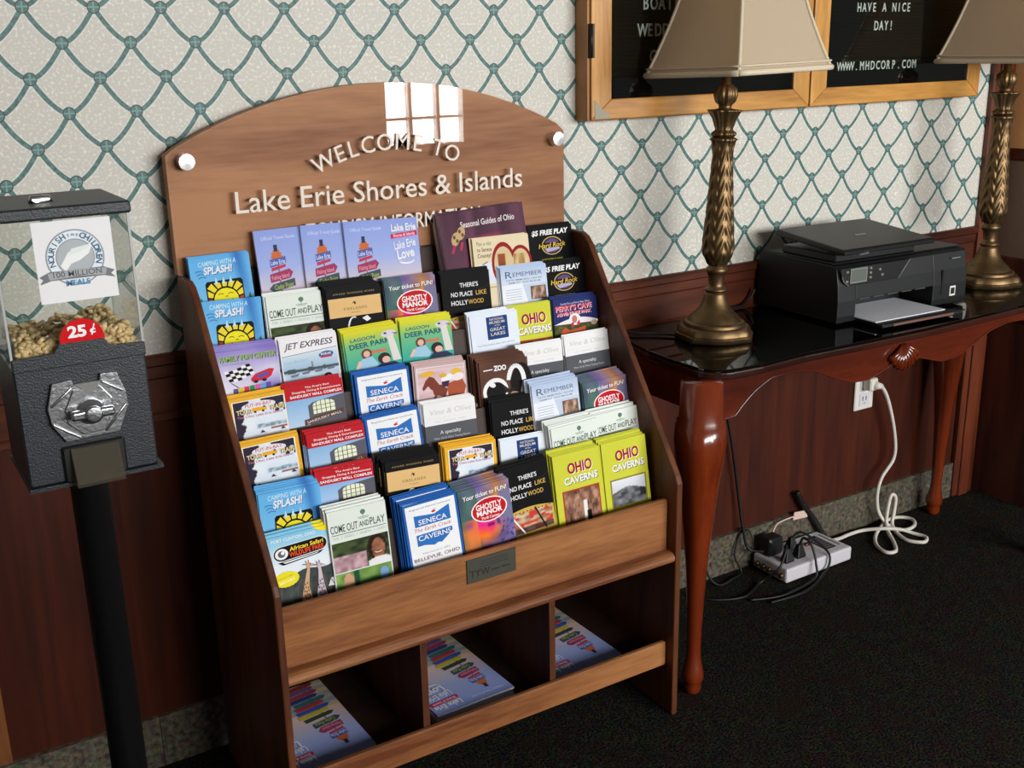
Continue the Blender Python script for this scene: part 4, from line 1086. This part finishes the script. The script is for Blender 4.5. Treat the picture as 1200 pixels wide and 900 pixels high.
# dispenser mouth and flap
b = MB(); b.box(-1.12, -.42, GY0-.05, GY0, 7.64, 8.08, .02); b.build('chute_frame', M_prng, vm, GO)
b = MB(); b.prism([(-5.36, 8.04), (-5.52, 7.66), (-5.54, 7.66), (-5.38, 8.05)], -1.03, -.5, 'x')
b.prism([(-5.36, 8.04), (-5.52, 7.66), (-5.35, 7.66)], -1.03, -1.01, 'x'); b.prism([(-5.36, 8.04), (-5.52, 7.66), (-5.35, 7.66)], -.52, -.5, 'x'); b.box(-1.03, -.5, -5.54, -5.36, 7.63, 7.66)
b.build('flap', M_smoke, vm, GO)
# paper sign seen through the clear front, and the price sticker
class Sheet(Card):
    def __init__(s, x0, x1, z0, z1, y, c):
        s.ys = 1.0; s.b = MB(); s.w = x1-x0; s.h = z1-z0; s.n = 0; s.o = (x0, y, z1)
        s.b.cc = lin(c); s.b.box(x0, x1, y, y+.006, z0, z1)
    def P(s, x, y, n=None): return (s.o[0]+x*s.w, s.o[1]-.0012-.0005*s.n, s.o[2]-y*s.w)
c = Sheet(-1.1, -.27, 9.74, 10.64, GY0-.008, (232, 232, 234))
GRY, LB = (150, 156, 164), (150, 178, 198)
c.ell(.5, .5, .375, .375, GRY, n=40); c.ell(.5, .5, .355, .355, (228, 234, 240), n=40); c.ell(.5, .5, .25, .25, GRY, n=32); c.ell(.5, .5, .235, .235, (176, 182, 188), n=32)
c.poly([(.3, .6), (.42, .42), (.56, .4), (.72, .36), (.68, .46), (.56, .54), (.44, .58), (.36, .68)], (236, 238, 238)); c.poly([(.42, .46), (.46, .38), (.7, .34), (.72, .38), (.5, .45)], (226, 230, 226))
def arc_text(c, s_, r, a0, a1, size, cl):
    for k, ch in enumerate(s_):
        a = a0+(a1-a0)*k/(len(s_)-1)
        if ch != ' ': c.text(ch, .5+r*math.cos(a), .5+r*math.sin(a), size, cl, None, .02, 0, a+PI/2)
arc_text(c, 'NOURISH', .27, PI*.93, PI*1.36, .075, (70, 110, 136)); arc_text(c, 'THE', .285, PI*1.44, PI*1.56, .035, (90, 120, 140)); arc_text(c, 'CHILDREN', .27, PI*1.63, PI*2.08, .075, (70, 110, 136))
c.poly([(.02, .72), (.16, .66), (.84, .66), (.98, .72), (.93, .76), (.98, .82), (.84, .78), (.16, .78), (.02, .82), (.07, .76)], (120, 122, 126)); c.poly([(.12, .68), (.5, .65), (.88, .68), (.86, .77), (.5, .75), (.14, .77)], (166, 168, 172))
c.text('100 MILLION', .5, .745, .075, (96, 98, 102), .62, .01); c.text('MEALS', .5, .87, .075, (96, 150, 190), .3, .02)
c.b.build('paper_sign', M_print, vm, GO)
c = Sheet(-.98, -.50, 9.29, 9.31, GY0-.075, (190, 30, 34))
c.poly([(.0, .02)] + [(.5-.5*math.cos(PI*k/16), -.5*math.sin(PI*k/16)) for k in range(17)] + [(1, .02)], (204, 24, 32)); c.text('25', .4, -.08, .26, WHITE, .42, .04); c.text('c', .75, -.13, .15, WHITE, .13, .03); c.line([(.72, -.08), (.80, -.34)], .03, WHITE)
st = c.b.build('price_sticker', M_print, vm, GO)
b = MB(); rnd = random.Random(5)
for k in range(780):
    x = rnd.uniform(GX0+.1, GX1-.1); y = rnd.uniform(GY0+.09, GY1-.1)
    if k < 430: y = GY0+.09+rnd.random()*.12
    zt = 9.24+.10*vn(x*3, y*3, 4)+(.05 if abs(x+.5) < .3 else 0)
    z = rnd.uniform(9.08, zt) if k < 430 else zt+rnd.uniform(-.06, .03)
    r = Matrix.Rotation(rnd.uniform(0, 6.28), 3, 'Z') @ Matrix.Rotation(rnd.uniform(-1, 1), 3, 'X') @ Matrix.Rotation(rnd.uniform(-1, 1), 3, 'Y')
    b.ball((x, y, z), .058, .036, .032, 6, r)
o = b.build('cashew_nuts', M_nut, None, (GO[0], GO[1], 9.06)); tag(o, 'heap of pale roasted nuts inside the clear bin of the vending machine', 'nuts', kind='stuff')

# ------------------------------------------------------------------ changeable-letter notice board
BO = (15.65, -.2, 10.95)
nb = empty('letter_board', BO, 'wide oak-framed black letter board with two doors, hung high on the wall', 'notice board')
bx0, bx1, bz0, bz1 = 9.8, 21.52, 10.93, 17.0
b = MB(); b.box(bx0, bx0+.1, -.40, -.001, bz0, bz1); b.box(bx1-.1, bx1, -.40, -.001, bz0, bz1); b.box(bx0+.1, bx1-.1, -.40, -.001, bz0, bz0+.08); b.box(bx0+.1, bx1-.1, -.40, -.001, bz1-.1, bz1)
b.box(15.66, 15.78, -.40, -.001, bz0+.08, bz1-.1); b.box(bx0+.1, bx1-.1, -.03, -.001, bz0+.08, bz1-.1)
b.build('cabinet_frame', M_oakdark, nb, BO, bevel=.015)
for d0, d1 in ((9.86, 15.69), (15.74, 21.50)):
    b = MB(); z0, z1, sw = bz0+.02, bz1-.02, .48
    def mitre(pts): b.prism(pts, -.46, -.40, 'y')
    b.mi = 0
    mitre([(d0, z0), (d1, z0), (d1-sw, z0+.38), (d0+sw, z0+.38)]); mitre([(d0, z1), (d0+sw, z1-.38), (d1-sw, z1-.38), (d1, z1)])
    b.mi = 1
    mitre([(d0, z0), (d0+sw, z0+.38), (d0+sw, z1-.38), (d0, z1)]); mitre([(d1, z0), (d1, z1), (d1-sw, z1-.38), (d1-sw, z0+.38)])
    dr = b.build('door', [M_oak, M_oakz], nb, BO, bevel=.02)
    b = MB(); b.box(d0+sw-.02, d1-sw+.02, -.43, -.42, z0+.36, z1-.36); g = b.build('glass_pane', M_glass, dr, BO); g.location = (0, 0, 0)
    b = MB(); zz = z0+.3
    x0, x1 = d0+.1, d1-.1
    prof = []
    while zz < z1-.3:
        prof += [(-.10, zz), (-.10, zz+.06), (-.085, zz+.066), (-.085, zz+.074)]; zz += .08
    i0 = b.pts([(x0, y, z) for y, z in prof]); i1 = b.pts([(x1, y, z) for y, z in prof])
    for k in range(len(prof)-1): b.face((i0+k, i1+k, i1+k+1, i0+k+1))
    b.build('felt_panel', M_felt, nb, BO)
b = MB(); b.box(9.83, 9.92, -.475, -.40, 12.1, 12.72); b.tube([(9.84, -.48, 12.1), (9.84, -.48, 12.72)], .03, 8); b.build('hinge', plain('dark_bronze_hinge', (52, 44, 36), .4, .7), nb, BO)
b = MB(); b.prism([(9.93, 10.97), (10.32, 10.97), (9.93, 11.32)], -.468, -.46, 'y'); b.build('corner_plate', plain('zinc_corner_plate', (128, 124, 110), .5, .6, noise=.3, nscale=300), nb, BO)
def board_line(s_, x, z, size, pitch, align):
    n = len(s_); x0 = x-(n-1)*pitch/2 if align == 'c' else x
    for k, ch in enumerate(s_):
        if ch == ' ': continue
        b = MB(); b.text(ch, size, lambda u, v, d: (x0+k*pitch+u*.72, -.104-d, z+v), depth=.02, bold=.012)
        b.build('letter', M_white, nb, BO)
board_line('BOATERS', 11.42, 12.98, .24, .2, 'l'); board_line('WEDDINGS', 11.34, 12.48, .24, .2, 'l'); board_line('GROUPS', 11.62, 11.98, .24, .2, 'l')
board_line('HAVE A NICE', 18.3, 12.92, .19, .165, 'c'); board_line('DAY!', 18.32, 12.52, .2, .165, 'c'); board_line('WWW.MHDCORP.COM', 18.22, 11.66, .19, .178, 'c')

# ------------------------------------------------------------------ console table
TO = (15.9, -1.95, 0)
tb = empty('console_table', TO, 'glossy cherry console table with cabriole legs and carved shell apron, under the letter board', 'table')
def corner(cx, cy, r, a0, a1, n=8): return [(cx+r*math.cos(a0+(a1-a0)*k/n), cy+r*math.sin(a0+(a1-a0)*k/n)) for k in range(n+1)]
TX0, TX1, TYF, TYB = 10.18, 21.62, -3.78, -.26
top = [(TX0+.3, TYB)] + [(TX0+.24, -.9), (TX0+.08, -1.8), (TX0+.04, -2.6)] + corner(TX0+.62, TYF+.62, .56, PI, 1.5*PI) + [(11.4, TYF+.02), (12.6, TYF+.1), (13.8, TYF+.04), (15.9, TYF-.02), (18, TYF+.04), (19.2, TYF+.1), (20.4, TYF+.02)] + corner(TX1-.62, TYF+.62, .56, 1.5*PI, 2*PI) + [(TX1-.04, -2.6), (TX1-.24, -.9), (TX1-.3, TYB)]
b = MB(); b.prism(top, 6.40, 6.54, 'z'); b.build('tabletop', M_tabletop, tb, TO, bevel=.03)
b = MB(); b.prism([(TO[0]+(x-TO[0])*.998, TO[1]+(y-TO[1])*.995) for x, y in top], 6.545, 6.60, 'z'); b.build('glass_top', plain('dark_glass_sheet', (6, 7, 7), .035, 0, 0, spec=.6), tb, TO, bevel=.012)
def scal(x):
    u = abs(x-15.72)
    P = [(0, 5.86), (.35, 5.9), (.7, 5.80), (1.15, 5.68), (1.6, 5.70), (2.1, 5.86), (2.7, 6.12), (3.3, 6.22), (3.9, 6.2), (4.3, 6.02), (4.6, 5.8), (4.8, 5.6), (5.4, 5.58)]
    for (a, za), (c_, zc) in zip(P, P[1:]):
        if a <= u <= c_: return za+(zc-za)*(u-a)/(c_-a)
    return 5.58
b = MB(); n = 72; xs_ = [10.5+(20.9-10.5)*k/n for k in range(n+1)]
b.prism([(x, scal(x)) for x in xs_] + [(20.9, 6.41), (10.5, 6.41)], -3.56, -3.40, 'y')
b.tube([(x, -3.57, scal(x)+.012) for x in xs_], .022, 6)
b.build('front_apron', M_tablex, tb, TO)
for x in (10.3, 20.98):
    b = MB(); b.box(x, x+.14, -3.3, -.5, 5.7, 6.41); b.build('side_apron', M_table, tb, TO)
b = MB(); b.box(10.6, 20.9, -.5, -.36, 5.7, 6.41); b.build('back_apron', M_tablex, tb, TO)
# carved shell
b = MB(); cx, cz = 15.55, 6.32
for k in range(9):
    a0 = PI*1.5+(k-4)*.23; L = .60-.02*abs(k-4)
    b.tube([(cx+.05*math.cos(a0), -3.6, cz+.05*math.sin(a0)), (cx+L*.6*math.cos(a0), -3.66, cz+L*.6*math.sin(a0)), (cx+L*.92*math.cos(a0), -3.64, cz+L*.92*math.sin(a0)), (cx+L*math.cos(a0), -3.58, cz+L*math.sin(a0))], [.02, .055, .07, .03], 8)
b.build('shell_carving', M_table, tb, TO)
def leg(x, y, dx, dy):
    b = MB()
    prof = [(6.41, 0, .36), (5.72, 0, .38), (5.68, 0, .42), (5.62, 0, .42), (5.58, .02, .44), (5.3, .06, .455), (5.0, .07, .43), (4.5, .05, .36), (3.9, .02, .295), (3.3, .0, .24), (2.6, .0, .20), (2.0, .01, .17), (1.4, .03, .145), (.95, .05, .135), (.75, .06, .145), (.58, .08, .18), (.45, .09, .21), (.33, .1, .215), (.28, .1, .19), (.24, .1, .165), (.16, .1, .175), (.06, .1, .16), (0, .1, .13)]
    rows = []
    for z, o_, h in reversed(prof):
        e = 2.6 if z > 3 else 2.1
        ring = []
        for k in range(28):
            t = 2*PI*k/28; c_, s_ = math.cos(t), math.sin(t)
            ring.append((x+dx*o_+h*math.copysign(abs(c_)**(2/e), c_), y+dy*o_+h*math.copysign(abs(s_)**(2/e), s_), z))
        rows.append(ring)
    b.rings(rows); b.build('leg', M_table, tb, TO)
for x, dx in ((10.17, -1), (21.06, 1)):
    for y, dy in ((-3.47, -1), (-.68, 1)): leg(x, y, dx, dy)

# ------------------------------------------------------------------ lamps
def lamp(x, y, rotz, label, lean=0.0, tip=0.0):
    o = (x, y, 6.60)
    r = empty('table_lamp', o, label, 'lamp', 'brass table lamps'); r.rotation_euler.y = lean
    def lobes(t, z, rr): return 1+(.10*max(0, math.cos(4*(t-.3)))**6 if rr > .66 else 0)
    b = MB(); b.lathe([(.74, 6.60), (.78, 6.62), (.785, 6.72), (.785, 6.72), (.745, 6.73), (.745, 6.73), (.735, 6.80), (.69, 6.86), (.69, 6.86), (.62, 6.87), (.62, 6.87), (.62, 6.93), (.59, 6.95), (.59, 6.95), (.54, 6.96), (.54, 6.96), (.49, 7.04), (.40, 7.12), (.31, 7.22), (.25, 7.36), (.215, 7.48), (.20, 7.54)], x, y, 64, lobes); b.build('lamp_base', M_brassp, r, o)
    b = MB(); b.lathe([(.18, 7.54), (.225, 7.56), (.225, 7.60), (.16, 7.63), (.15, 7.7), (.165, 7.86), (.19, 7.92), (.22, 7.96), (.21, 8.02), (.17, 8.05), (.17, 8.08)], x, y, 32); b.build('lower_collar', M_brassp, r, o)
    def feather(t, z, rr):
        w = (t/(2*PI)*5) % 1; d = abs(w-.5)*2
        return 1+.05*math.sin(22*z+9*d)-.10*max(0, 1-d*6)-.05*max(0, (d-.85)*6)
    prof = [(.17, 8.08)]
    for k in range(74):
        z = 8.1+2.4*k/73; u = (z-8.1)/2.4
        rr = .20+.125*math.sin(min(1, u/.16)*PI/2)-.17*max(0, (u-.10))**.9*.95
        if u > .9: rr += .55*(u-.9)
        prof.append((rr, z))
    prof += [(.27, 10.54), (.19, 10.58)]
    b = MB(); b.lathe(prof, x, y, 70, feather); b.build('leaf_stem', M_brassp, r, o)
    def flute(t, z, rr): return 1+(.06*math.cos(12*t) if rr > .17 else 0)
    b = MB(); b.lathe([(.19, 10.58), (.235, 10.62), (.235, 10.66), (.18, 10.70), (.17, 10.73), (.19, 10.8), (.23, 10.93), (.31, 11.06), (.325, 11.09), (.2, 11.1), (.12, 11.12), (.13, 11.18), (.19, 11.24), (.225, 11.36), (.21, 11.48), (.14, 11.55), (.09, 11.58), (.08, 12.3)], x, y, 72, flute); b.build('fluted_neck', M_brassp, r, o)
    # bell shade, square with soft corners
    def sq(h, z, n=12):
        ring = []
        for q in range(4):
            for k in range(n):
                t = -1+2*k/n; px, py = [(t, -1), (1, t), (-t, 1), (-1, -t)][q]
                a = rotz; px, py = px*h, py*h
                qx, qy = px*math.cos(a)-py*math.sin(a), px*math.sin(a)+py*math.cos(a)
                ring.append((x+qx+.26, y+qy, z+tip*(.848*qx-.53*qy)))
        return ring
    zb, zt = 11.80, 15.2
    hs = lambda z: .52+.70*((zt-z)/(zt-zb))**1.75
    zs = [zb+(zt-zb)*k/18 for k in range(19)]
    b = MB(); b.rings([sq(hs(z), z) for z in zs] + [sq(hs(z)-.03, z) for z in reversed(zs)] + [sq(hs(zb), zb)], cap=False, smooth=False)
    for i in range(len(b.sm)): b.sm[i] = False
    sh = b.build('lamp_shade', M_shade, r, o)
    b = MB()
    for q in range(4):
        b.tube([sq(hs(z)+.004, z)[q*12] for z in zs], .035, 6)
    b.tube(sq(hs(zb)+.01, zb) + sq(hs(zb)+.01, zb)[:1], .06, 6); b.tube(sq(hs(zb)+.004, zb+.12) + sq(hs(zb)+.004, zb+.12)[:1], .02, 5); b.tube(sq(hs(zt)+.01, zt) + sq(hs(zt)+.01, zt)[:1], .05, 6)
    p = b.build('piping', M_trim, sh, o); p.location = (0, 0, 0)
    return r, o
l1, lo = lamp(12.0, -1.72, math.radians(3), 'brass table lamp with beige bell shade, on the table between rack and printer', .024, .05)
b = MB(); b.tube(smooth_path([(11.4, -1.35, 6.63), (11.1, -1.0, 6.63), (10.8, -.75, 6.63), (10.6, -.45, 6.63), (10.58, -.28, 6.62)]), .028, 6); b.build('lamp_cord', M_cordb, l1, lo)
lamp(20.62, -1.8, math.radians(3), 'brass table lamp with beige bell shade, on the table beyond the printer')

# ------------------------------------------------------------------ printer
PO = (16.5, -1.6, 6.60); pyaw = math.radians(-2.5)
pr = empty('printer', PO, 'black all-in-one printer with paper in its tray, on the console table', 'printer'); pr.rotation_euler.z = pyaw
px0, px1, pf, pb = 14.60, 18.52, -2.74, -.30
b = MB()
prof = [(pf+.02, 6.66), (pf, 6.8), (pf+.03, 7.45), (pf+.10, 7.80), (pf+.16, 7.86), (pb-.1, 7.88), (pb, 7.8), (pb, 6.66)]
# body with an output mouth: left block, right block, top bridge and back
def slab(x0, x1, zlo, zhi, yb=pb):
    pts = []
    full = [(pf+.02, 6.66), (pf, 6.8), (pf, 7.12), (pf+.03, 7.45), (pf+.10, 7.80), (pf+.16, 7.86), (pb-.1, 7.88), (pb, 7.8), (pb, 6.66)]
    b.prism([p for p in full if zlo-.001 <= p[1] <= zhi+.001] if zlo < 6.7 else [(pf, zlo)] + [p for p in full if p[1] > zlo], x0, x1, 'x')
slab(px0, 15.12, 6.66, 7.9); slab(17.45, px1, 6.66, 7.9); slab(15.12, 17.45, 7.12, 7.9)
b.box(15.12, 17.45, pf+.9, pb, 6.66, 7.12); b.box(15.12, 17.45, pf+.02, pf+.9, 6.66, 6.70)
b.build('printer_body', M_prnf, pr, PO, bevel=.04)
b = MB(); b.box(px0+.04, px1-.04, pf+.22, pb-.05, 7.87, 7.90, .01); b.build('top_deck', M_prn, pr, PO)
for xx in (px0+.25, px1-.3):
    for yy in (pf+.25, pb-.3):
        b = MB(); b.box(xx, xx+.2, yy, yy+.2, 6.60, 6.67); b.build('foot', M_cordb, pr, PO)
b = MB(); b.box(14.75, 17.1, -2.45, -.85, 7.9, 8.06, .02); b.build('scanner_bed', M_prng, pr, PO)
# scanner lid, tilted up at the back
b = MB(); L0, L1 = 14.62, 17.30
b.prism([(-2.80, 8.10), (-2.82, 8.16), (-2.76, 8.22), (-.82, 8.40), (-.72, 8.36), (-.74, 8.26)], L0, L1, 'x'); ld = b.build('scanner_lid', M_prng, pr, PO, bevel=.035)
b = MB(); b.prism([(15.82, -1.93), (16.14, -1.93), (16.14, -1.87), (15.82, -1.87)], 8.28, 8.309, 'z'); b.build('lid_emblem', M_grey, ld, PO).location = (0, 0, 0)
b = MB(); b.prism([(15.02, 8.115), (15.3, 8.13), (15.27, 8.09), (15.05, 8.08)], -2.835, -2.82, 'y'); b.build('lid_grip', M_steel, ld, PO).location = (0, 0, 0)
b = MB(); b.prism([(14.62, 7.76), (14.70, 7.56), (14.86, 7.44), (16.30, 7.44), (16.62, 7.82), (14.62, 7.82)], pf-.012, pf+.10, 'y'); cp = b.build('control_panel', M_prng, pr, PO, bevel=.01)
b = MB(); b.tube([(16.30, pf-.015, 7.44), (16.62, pf-.015, 7.82)], .012, 5); b.build('panel_edge', M_grey, cp, PO).location = (0, 0, 0)
b = MB(); b.tube(smooth_path([(14.66, pf-.012, 7.66), (14.72, pf-.012, 7.54), (14.86, pf-.012, 7.45)]), .01, 5); b.build('panel_edge', M_grey, cp, PO).location = (0, 0, 0)
b = MB(); b.box(14.88, 15.36, pf-.03, pf, 7.49, 7.80); b.build('screen_bezel', M_grey, cp, PO).location = (0, 0, 0)
b = MB(); b.box(14.91, 15.33, pf-.034, pf-.02, 7.52, 7.77); b.build('screen', M_lcd, cp, PO).location = (0, 0, 0)
for (x, z) in ((15.47, 7.76), (15.47, 7.66), (15.47, 7.56), (14.80, 7.74), (14.80, 7.54), (15.74, 7.7), (15.82, 7.58)):
    b = MB(); b.box(x-.035, x+.035, pf-.028, pf, z-.025, z+.025, .008); b.build('button', M_grey, cp, PO).location = (0, 0, 0)
b = MB()
for k in range(5): b.box(15.2+.42*k, 15.5+.42*k, pf-.012, pf, 7.115, 7.135)
b.mi = 0; b.build('slot_marking', M_steel, pr, PO)
b = MB(); b.box(17.70, 17.76, pf-.012, pf, 6.9, 7.45); b.build('side_groove', M_prng, pr, PO)
b = MB(); b.box(17.98, 18.16, pf-.012, pf, 6.84, 7.06); b.build('badge', M_white, pr, PO)
b = MB(); b.box(18.01, 18.13, pf-.016, pf-.010, 6.88, 7.02); b.build('badge_mark', M_prn, pr, PO)
b = MB(); b.box(17.98, 18.26, pf+.012, pf+.06, 7.67, 7.69); b.build('model_mark', M_grey, pr, PO)
b = MB(); b.box(15.16, 17.42, -3.42, pf+.7, 6.66, 6.71); b.box(15.1, 17.5, -3.52, -3.40, 6.66, 6.74, .015); b.build('paper_tray', M_prn, pr, PO)
b = MB(); b.box(15.4, 17.2, -3.535, -3.52, 6.675, 6.725); b.build('tray_strip', plain('bronze_tray_strip', (112, 78, 66), .4), pr, PO)
b = MB(); b.lathe([(.10, 6.66), (.10, 6.68), (.02, 6.69)], 18.2, -2.9, 16); b.build('tray_tab', M_grey, pr, PO)
b = MB(); b.box(15.22, 17.30, -3.30, -1.9, 6.715, 6.735)
o = b.build('paper_sheet', M_paper_w, None, (16.26, -2.6, 6.71)); o.rotation_euler.z = pyaw; o.location = (16.17*U, -2.55*U, 6.713*U); tag(o, 'white paper lying in the output tray of the printer', 'paper')
b = MB(); b.tube(smooth_path([(14.56, -.22, 7.0), (14.45, -.2, 6.8), (14.2, -.22, 6.66), (13.6, -.22, 6.64), (13.55, -.18, 6.3), (13.7, -.16, 5.0), (14.1, -.16, 3.4), (14.4, -.16, 1.9), (14.5, -.22, 1.2), (14.62, -.32, .62), (14.9, -.55, .55)]), .035, 6)
tag(b.build('hanging_cord', M_cordb, None, (14.5, -.3, 0)), 'black cord hanging straight down the wall from the printer to the surge protector', 'cord')

# ------------------------------------------------------------------ outlet, power strip and cords
WO = (18.68, 0, 3.75)
ou = empty('wall_outlet', WO, 'white duplex outlet on the panelling below the table apron', 'outlet')
b = MB(); b.box(18.34, 19.02, -.06, -.002, 3.30, 4.34, .02); b.build('cover_plate', M_white, ou, WO)
for z in (4.06, 3.58):
    b = MB(); b.box(18.5, 18.86, -.075, -.055, z-.17, z+.17, .01); s_ = b.build('socket', M_strip, ou, WO)
    b = MB(); b.box(18.6, 18.625, -.079, -.074, z-.03, z+.08); b.box(18.72, 18.745, -.079, -.074, z-.03, z+.08); b.lathe([(.02, z-.1), (.02, z-.09)], 18.67, -.077, 8)
    b.build('slots', M_felt, s_, WO).location = (0, 0, 0)
SO = (15.98, -.78, 0)
ps = empty('power_strip', SO, 'flat white surge protector full of black plugs on the carpet below the table', 'power strip')
b = MB(); b.prism([(14.86, -1.38), (17.12, -1.34), (17.08, -.20), (14.90, -.22)], .04, .40, 'z'); b.build('case', M_strip, ps, SO, bevel=.05)
for x in (15.0, 16.8):
    for y in (-1.2, -.5):
        b = MB(); b.box(x, x+.12, y, y+.12, 0, .05); b.build('foot', M_cordb, ps, SO)
b = MB(); b.box(16.44, 16.80, -1.12, -.40, .40, .412); b.build('label_panel', plain('dark_label', (40, 44, 42), .4), ps, SO)
b = MB()
for k in range(6): b.box(16.48, 16.76, -1.06+.1*k, -1.03+.1*k, .412, .416)
b.build('label_lines', M_grey, ps, SO)
b = MB(); b.box(16.92, 16.97, -1.1, -.4, .40, .408); b.build('side_mark', M_grey, ps, SO)
b = MB(); b.box(16.18, 16.34, -.74, -.62, .40, .47, .02); b.build('switch', plain('red_switch', (96, 30, 24), .35), ps, SO)
for k in range(5):
    b = MB(); b.smooth = True; y = -1.22+.2*k
    b.rings([[(xx, y+.06*math.cos(2*PI*j/12), .2+.06*math.sin(2*PI*j/12)) for j in range(12)] for xx in (14.9, 14.80)]); b.build('coax_jack', M_brassp, ps, SO)
b = MB(); b.box(18.56, 18.84, -.34, -.08, 3.86, 4.18, .03); b.tube([(18.72, -.3, 4.0), (18.95, -.36, 3.94)], [.12, .07], 10); b.build('wall_plug', M_cordw, ps, SO)
path = [(18.86, -.33, 3.97), (18.98, -.36, 3.9), (19.22, -.38, 3.5), (19.55, -.38, 2.6), (19.62, -.38, 1.9), (19.2, -.38, 1.42), (19.08, -.38, .97), (19.15, -.40, .5), (19.28, -.55, .2), (19.40, -.78, .06), (19.63, -.97, .06), (20.01, -.90, .06), (20.25, -.66, .06), (20.2, -.42, .06), (19.95, -.27, .06), (19.6, -.33, .08), (19.25, -.5, .12), (18.74, -.72, .06), (18.27, -1.13, .06), (18.11, -1.56, .06), (18.36, -1.66, .06), (18.72, -1.31, .06), (19.06, -.84, .1), (19.26, -.6, .2), (19.32, -.55, .5), (19.42, -.53, .88), (19.53, -.54, .92), (19.6, -.56, .78), (19.55, -.58, .42), (19.42, -.66, .16), (19.24, -.98, .07), (19.13, -1.4, .05), (19.38, -1.70, .05), (19.66, -1.54, .05), (19.58, -1.22, .06), (19.32, -.98, .15), (18.94, -.74, .18), (18.59, -.42, .10), (18.15, -.36, .08), (17.75, -.42, .1), (17.35, -.55, .2), (17.1, -.62, .24)]
b = MB(); b.tube(smooth_path(path, 8), .048, 8); b.build('white_lead', M_cordw, ps, SO)
def plug(x, y, path, label):
    o = (x, y, .40); r = empty('plug', o, label, 'plug', 'plugs in the power strip')
    b = MB(); b.rings([[(x+h*cx_, y+h*.8*cy_, z) for cx_, cy_ in ((-1, -1), (1, -1), (1, 1), (-1, 1))] for z, h in ((.402, .13), (.46, .14), (.6, .10), (.74, .06))], smooth=False); b.build('plug_body', M_cordb, r, o, bevel=.02)
    b = MB(); b.tube(smooth_path([(x, y, .70)] + path), .03, 6); b.build('cord', M_cordb, r, o)
plug(15.20, -1.05, [(15.1, -1.1, .86), (14.95, -1.2, .7), (14.7, -1.25, .4), (14.4, -1.0, .06), (13.6, -1.3, .05), (12.9, -1.0, .05), (12.6, -.5, .05)], 'black plug nearest the brass jacks of the white surge protector')
plug(15.62, -1.02, [(15.66, -1.1, .92), (15.72, -1.3, .8), (15.7, -1.5, .4), (15.55, -1.6, .06), (14.4, -1.75, .05), (13.6, -1.5, .05)], 'black plug in the middle of the white surge protector')
plug(15.76, -.62, [(15.95, -.75, .86), (16.2, -1.15, .62), (16.25, -1.42, .4), (16.05, -1.5, .08), (15.0, -1.9, .05), (13.9, -1.85, .05)], 'black plug nearest the red switch of the white surge protector')
ao = (15.18, -.45, .40); b = MB(); b.box(14.98, 15.44, -.68, -.30, .405, .86, .04); o = b.build('power_adapter', M_cordb, None, ao); tag(o, 'black box power adapter plugged into the white surge protector by the skirting', 'adapter')
b = MB(); b.tube(smooth_path([(13.3, -.2, 5.5), (13.35, -.18, 4.2), (13.2, -.16, 2.6), (13.1, -.2, 1.4), (13.25, -.4, .4), (13.5, -.55, .06), (14.0, -.5, .06), (14.4, -.35, .06), (14.3, -.2, .5), (14.55, -.16, 1.05), (14.75, -.2, 1.0), (14.8, -.3, .8)]), .026, 6)
tag(b.build('thin_cord', M_cordb, None, (13.3, -.3, 0)), 'thin black cord looping down beside the front left table leg', 'cord')
b = MB(); b.tube(smooth_path([(16.35, -.16, 1.62), (16.6, -.17, 1.2), (17.0, -.2, .7), (17.3, -.3, .2), (17.5, -.45, .06)]), .075, 8)
tag(b.build('thick_cable', M_cordb, None, (16.9, -.2, .5)), 'thick black cable slanting down the skirting behind the white surge protector', 'cord')
b = MB(); b.prism([(16.24, .90), (16.74, .86), (16.74, .94), (16.8, .94), (16.8, 1.04), (16.28, 1.1)], -.19, -.17, 'y'); b.tube(smooth_path([(16.3, -.2, 1.0), (15.9, -.22, 1.0), (15.6, -.25, .95), (15.4, -.3, .7)]), .02, 6)
tag(b.build('cord_tag', plain('pale_tag', (214, 186, 170), .6), None, (16.5, -.18, 1.0)), 'small pale pink tag on a cord above the surge protector', 'tag')
